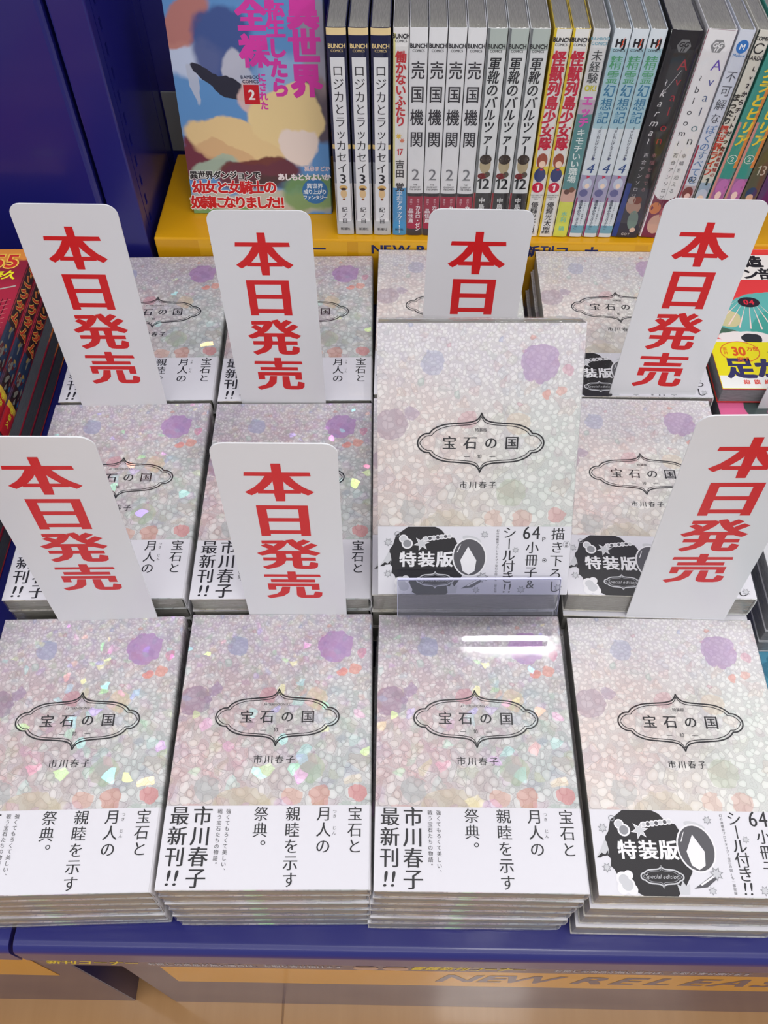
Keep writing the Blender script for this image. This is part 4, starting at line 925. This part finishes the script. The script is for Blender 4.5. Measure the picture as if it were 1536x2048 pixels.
def rwht(P, T, H):
    full(P, T, 0, H, (130, 50, 76)); P.disc(-5, 30, 5, (214, 130, 80), 1, 6, 10); P.disc(5, 26, 5, (190, 90, 100), 1, 7, 10); P.disc(0, 14, 7, (214, 170, 150), 1, 10, 12)
    P.rect(-T/2+1.0, T/2-.3, 46, H-.2, (240, 238, 240), 2, 6, 3); [P.rect(-(T/2-.8)*math.sqrt(1-((i+1)/8)**2)+.3, (T/2-.8)*math.sqrt(1-((i+1)/8)**2)+.3, 46-(i+1)*1.0, 46-i*1.0, (240, 238, 240), 2, 6) for i in range(8)]
    P.disc(0, 170, 5.4, (140, 140, 142), 4, 5.4, 6); P.hor('GG', 0, 171, 5, (236, 234, 236), 5, bx=.02, by=.02, slant=.2); P.hor('ff', 0, 167.4, 4.4, (236, 234, 236), 5, bx=.02, by=.02, slant=.2)
    for c, y, q in zip('Avalon', (156, 143.5, 131, 119, 106, 94.5), ((110, 80, 190), (90, 96, 170), (90, 110, 150), (80, 90, 120), (90, 130, 140), (70, 72, 80))): P.ch(c, 4.4, y, 12 if c == 'A' else 10.5, q, 4, bx=-.018, by=-.022)
    P.vert('~bloom~', -4.0, 150, 7.4, (60, 58, 66), 9, 4, bx=-.012, by=-.012)
    P.vert('幸福を迎える', 3.8, 84, 4.2, (110, 108, 114), 6.6, 4, bx=-.01, by=-.01); P.vert('百合アンソロジー', -3.2, 84, 4.2, (80, 78, 84), 6.6, 4, bx=-.008, by=-.01); P.rect(.1, .3, 30, 86, (150, 148, 152), 4)
def rfuk(P, T, H):
    full(P, T, 0, H, (222, 226, 238)); P.rect(-T/2+.1, -T/2+1.3, 0, 90, (170, 40, 70), 1, 1, 2); full(P, T, 30, 53, (206, 190, 196), 1)
    P.disc(0, 170, 4.4, (58, 120, 196), 4, 5); P.ch('M', 0, 170, 5.6, (240, 244, 250), 5, bx=.02, by=.02); P.hor('Mellow', 0, 163.5, 3.0, (90, 150, 210), 4)
    P.vert('不可解な', 0, 153, 9.4, (90, 92, 104), 11.2, 4, bx=-.012, by=-.016, sxx=.9); P.vert('ぼくのすべてを', 0, 108, 8.4, (96, 136, 190), 7.6, 4, bx=-.008, by=-.012)
    P.hor('02', 0, 59, 7.4, (54, 54, 62), 4, sxx=.85); P.disc(0, 46, 4.4, (140, 70, 74), 4, 6); P.disc(.6, 43, 2.4, (240, 200, 190), 5, 3, 10)
def rgar(P, T, H):
    full(P, T, 0, H, (226, 222, 210)); P.rect(-T/2+.1, -T/2+1.2, 0, H, (44, 50, 46), 1, 1, 2); full(P, T, 0, 56, (166, 186, 206), 1)
    P.hor('COMIC', 0, 176, 4.2, (60, 60, 60), 4, sxx=.85, bx=.02, by=.02); P.hor('GARDO', 0, 161.5, 4.2, (60, 60, 60), 4, sxx=.85, bx=.02, by=.02); P.ribbon([(3.6*math.cos(q*.45+.6), 168.8+3.6*math.sin(q*.45+.6)) for q in range(13)], 1.0, (50, 50, 50), 4, False)
    P.vert('Lv2からチートだった', 2.4, 157, 4.8, (60, 50, 46), 6.6, 4, bx=.03, by=.03); P.vert('元勇者候補の', 2.6, 90, 4.0, (170, 50, 40), 4.8, 4, bx=.02, by=.02); P.vert('まったり', -2.4, 134, 6.0, (50, 46, 44), 6.4, 4, bx=.03, by=.03); P.vert('異世界ライフ', -2.4, 108, 7.2, (206, 60, 40), 7.6, 4, bx=.035, by=.03); P.hor('1', 0, 57, 10, (50, 46, 44), 4, bx=.03, by=0)
    P.disc(0, 44, 4.6, (206, 214, 230), 4, 6); P.disc(0, 41, 2.8, (244, 216, 196), 5, 3, 10)
def rtea(P, T, H):
    full(P, T, 0, H, (64, 158, 146)); P.rect(T/2-3, T/2-.1, 70, 140, (232, 150, 70), 1, 2, 2); P.rect(-T/2+.1, -T/2+2, 30, 110, (222, 150, 140), 1, 2, 2); full(P, T, 28, 60, (180, 110, 170), 1)
    P.vert('ネクラとヒリア', 1, 168, 11, (244, 214, 60), 11.2, 4, bx=.03, by=.03, slant=.1); P.ribbon([(3.8*math.cos(q*math.pi/8), 78+3.8*math.sin(q*math.pi/8)) for q in range(16)], .5, (236, 246, 240), 4); P.hor('2', 0, 78, 5.4, (236, 246, 240), 4)
    P.disc(1, 52, 5.0, (206, 120, 190), 4, 8); P.disc(.4, 44, 2.6, (244, 210, 200), 5, 4, 10); P.disc(0, 28, 5, (230, 226, 220), 4, 6); full(P, T, 0, 18, (226, 214, 90), 2)
def rbrn(P, T, H):
    full(P, T, 0, H, (98, 86, 62)); P.hor('13', 0, 68, 13, (206, 200, 180), 4, bx=-.014, by=-.016, sxx=.8); P.disc(0, 46, 4.6, (50, 60, 110), 4, 6); P.disc(0, 42, 3, (226, 180, 150), 5, 3.6, 10); full(P, T, 0, 32, (54, 50, 66), 1); P.vert('大進撃物語', 0, 160, 8, (226, 220, 196), 9, 4)
def rpur(P, T, H):
    full(P, T, 0, H, (96, 40, 104)); P.vert('NAJI柳田', 0, 34, 4.6, (206, 180, 214), 5.4, 4); P.hor('COMIC', 0, 176, 4.0, (226, 220, 226), 4, sxx=.8); P.vert('魔法使いの弟子', 0, 160, 9, (240, 220, 120), 12, 4, bx=.02, by=.02)
X = 153.0
def put(T, draw, rgb, label, group, lean=0.0, gap=.9, H=182, D=127, **k):
    global X
    upright(X, T, H, lean, D, rgb, label, group, draw, **k); X += T*1.026/max(math.cos(math.radians(lean)), .5)+gap
for i, q in enumerate(('leftmost, next to the face-out comic', 'middle of the three', 'third, next to the blue-footed spine')): put(15.0, rloz, (32, 36, 72), 'navy and white spine numbered 3 on the riser, %s' % q, 'navy comics numbered 3', gap=1.6)
X += .4
put(11.6, rhat, (238, 236, 234), 'thin white spine with red title and blue foot', 'thin white and blue comic', gap=.7)
for i, q in enumerate(('first', 'second', 'third', 'fourth')): put(13.6, rbai, (236, 236, 238), 'white spine with grey 2 and crimson foot, %s of four from the left' % q, 'white comics with crimson foot', gap=.8)
for i, q in enumerate(('first', 'second', 'third')): put(14.8, rgun, (234, 236, 236), 'grey-white spine numbered 12 with black title, %s of three from the left' % q, 'grey comics numbered 12', gap=.9)
for i, q in enumerate(('left', 'right')): put(13.0, rkai, (226, 196, 50), 'yellow-edged spine with red title and red disc, %s one of the pair' % q, 'red-titled comics numbered 1', lean=.6, gap=.7)
put(12.2, rmik, (226, 226, 226), 'teal and lime spine with pink lettering', 'teal and lime comic', lean=1.0, gap=.9)
for i, q in enumerate(('first', 'second', 'third')): put(12.3, rsei, (226, 234, 240), 'pale blue spine numbered 4 with green title, %s of three from the left' % q, 'pale blue comics numbered 4', lean=1.8, gap=.8)
put(23.2, rblk, (44, 42, 46), 'thick black spine with thin red lettering', 'thick black anthology', lean=2.6, gap=1.2, H=181)
put(21.8, rwht, (240, 238, 240), 'thick white spine with pale violet lettering beside the black one', 'thick white anthology', lean=3.0, gap=1.0)
put(11.5, rfuk, (222, 226, 238), 'pale spine with round blue emblem numbered 02', 'pale blue-emblem comic', lean=3.2, gap=1.0)
put(11.0, rgar, (226, 222, 210), 'cream spine with red and black title numbered 1', 'cream comic numbered 1', lean=3.4, gap=1.4)
for i, q in enumerate(('left', 'right')): put(13.0, rtea, (64, 158, 146), 'teal spine with yellow title, %s one of the pair' % q, 'teal comics numbered 2', lean=3.8, gap=.9)
put(13.0, rbrn, (98, 86, 62), 'brown spine numbered 13 near the right edge', 'brown comic numbered 13', lean=4, gap=.9)
put(14.0, rpur, (96, 40, 104), 'purple spine at the right edge of the row', 'purple comic', lean=4, gap=.9)

bpy.data.objects.remove(_fo); bpy.data.curves.remove(_fc)
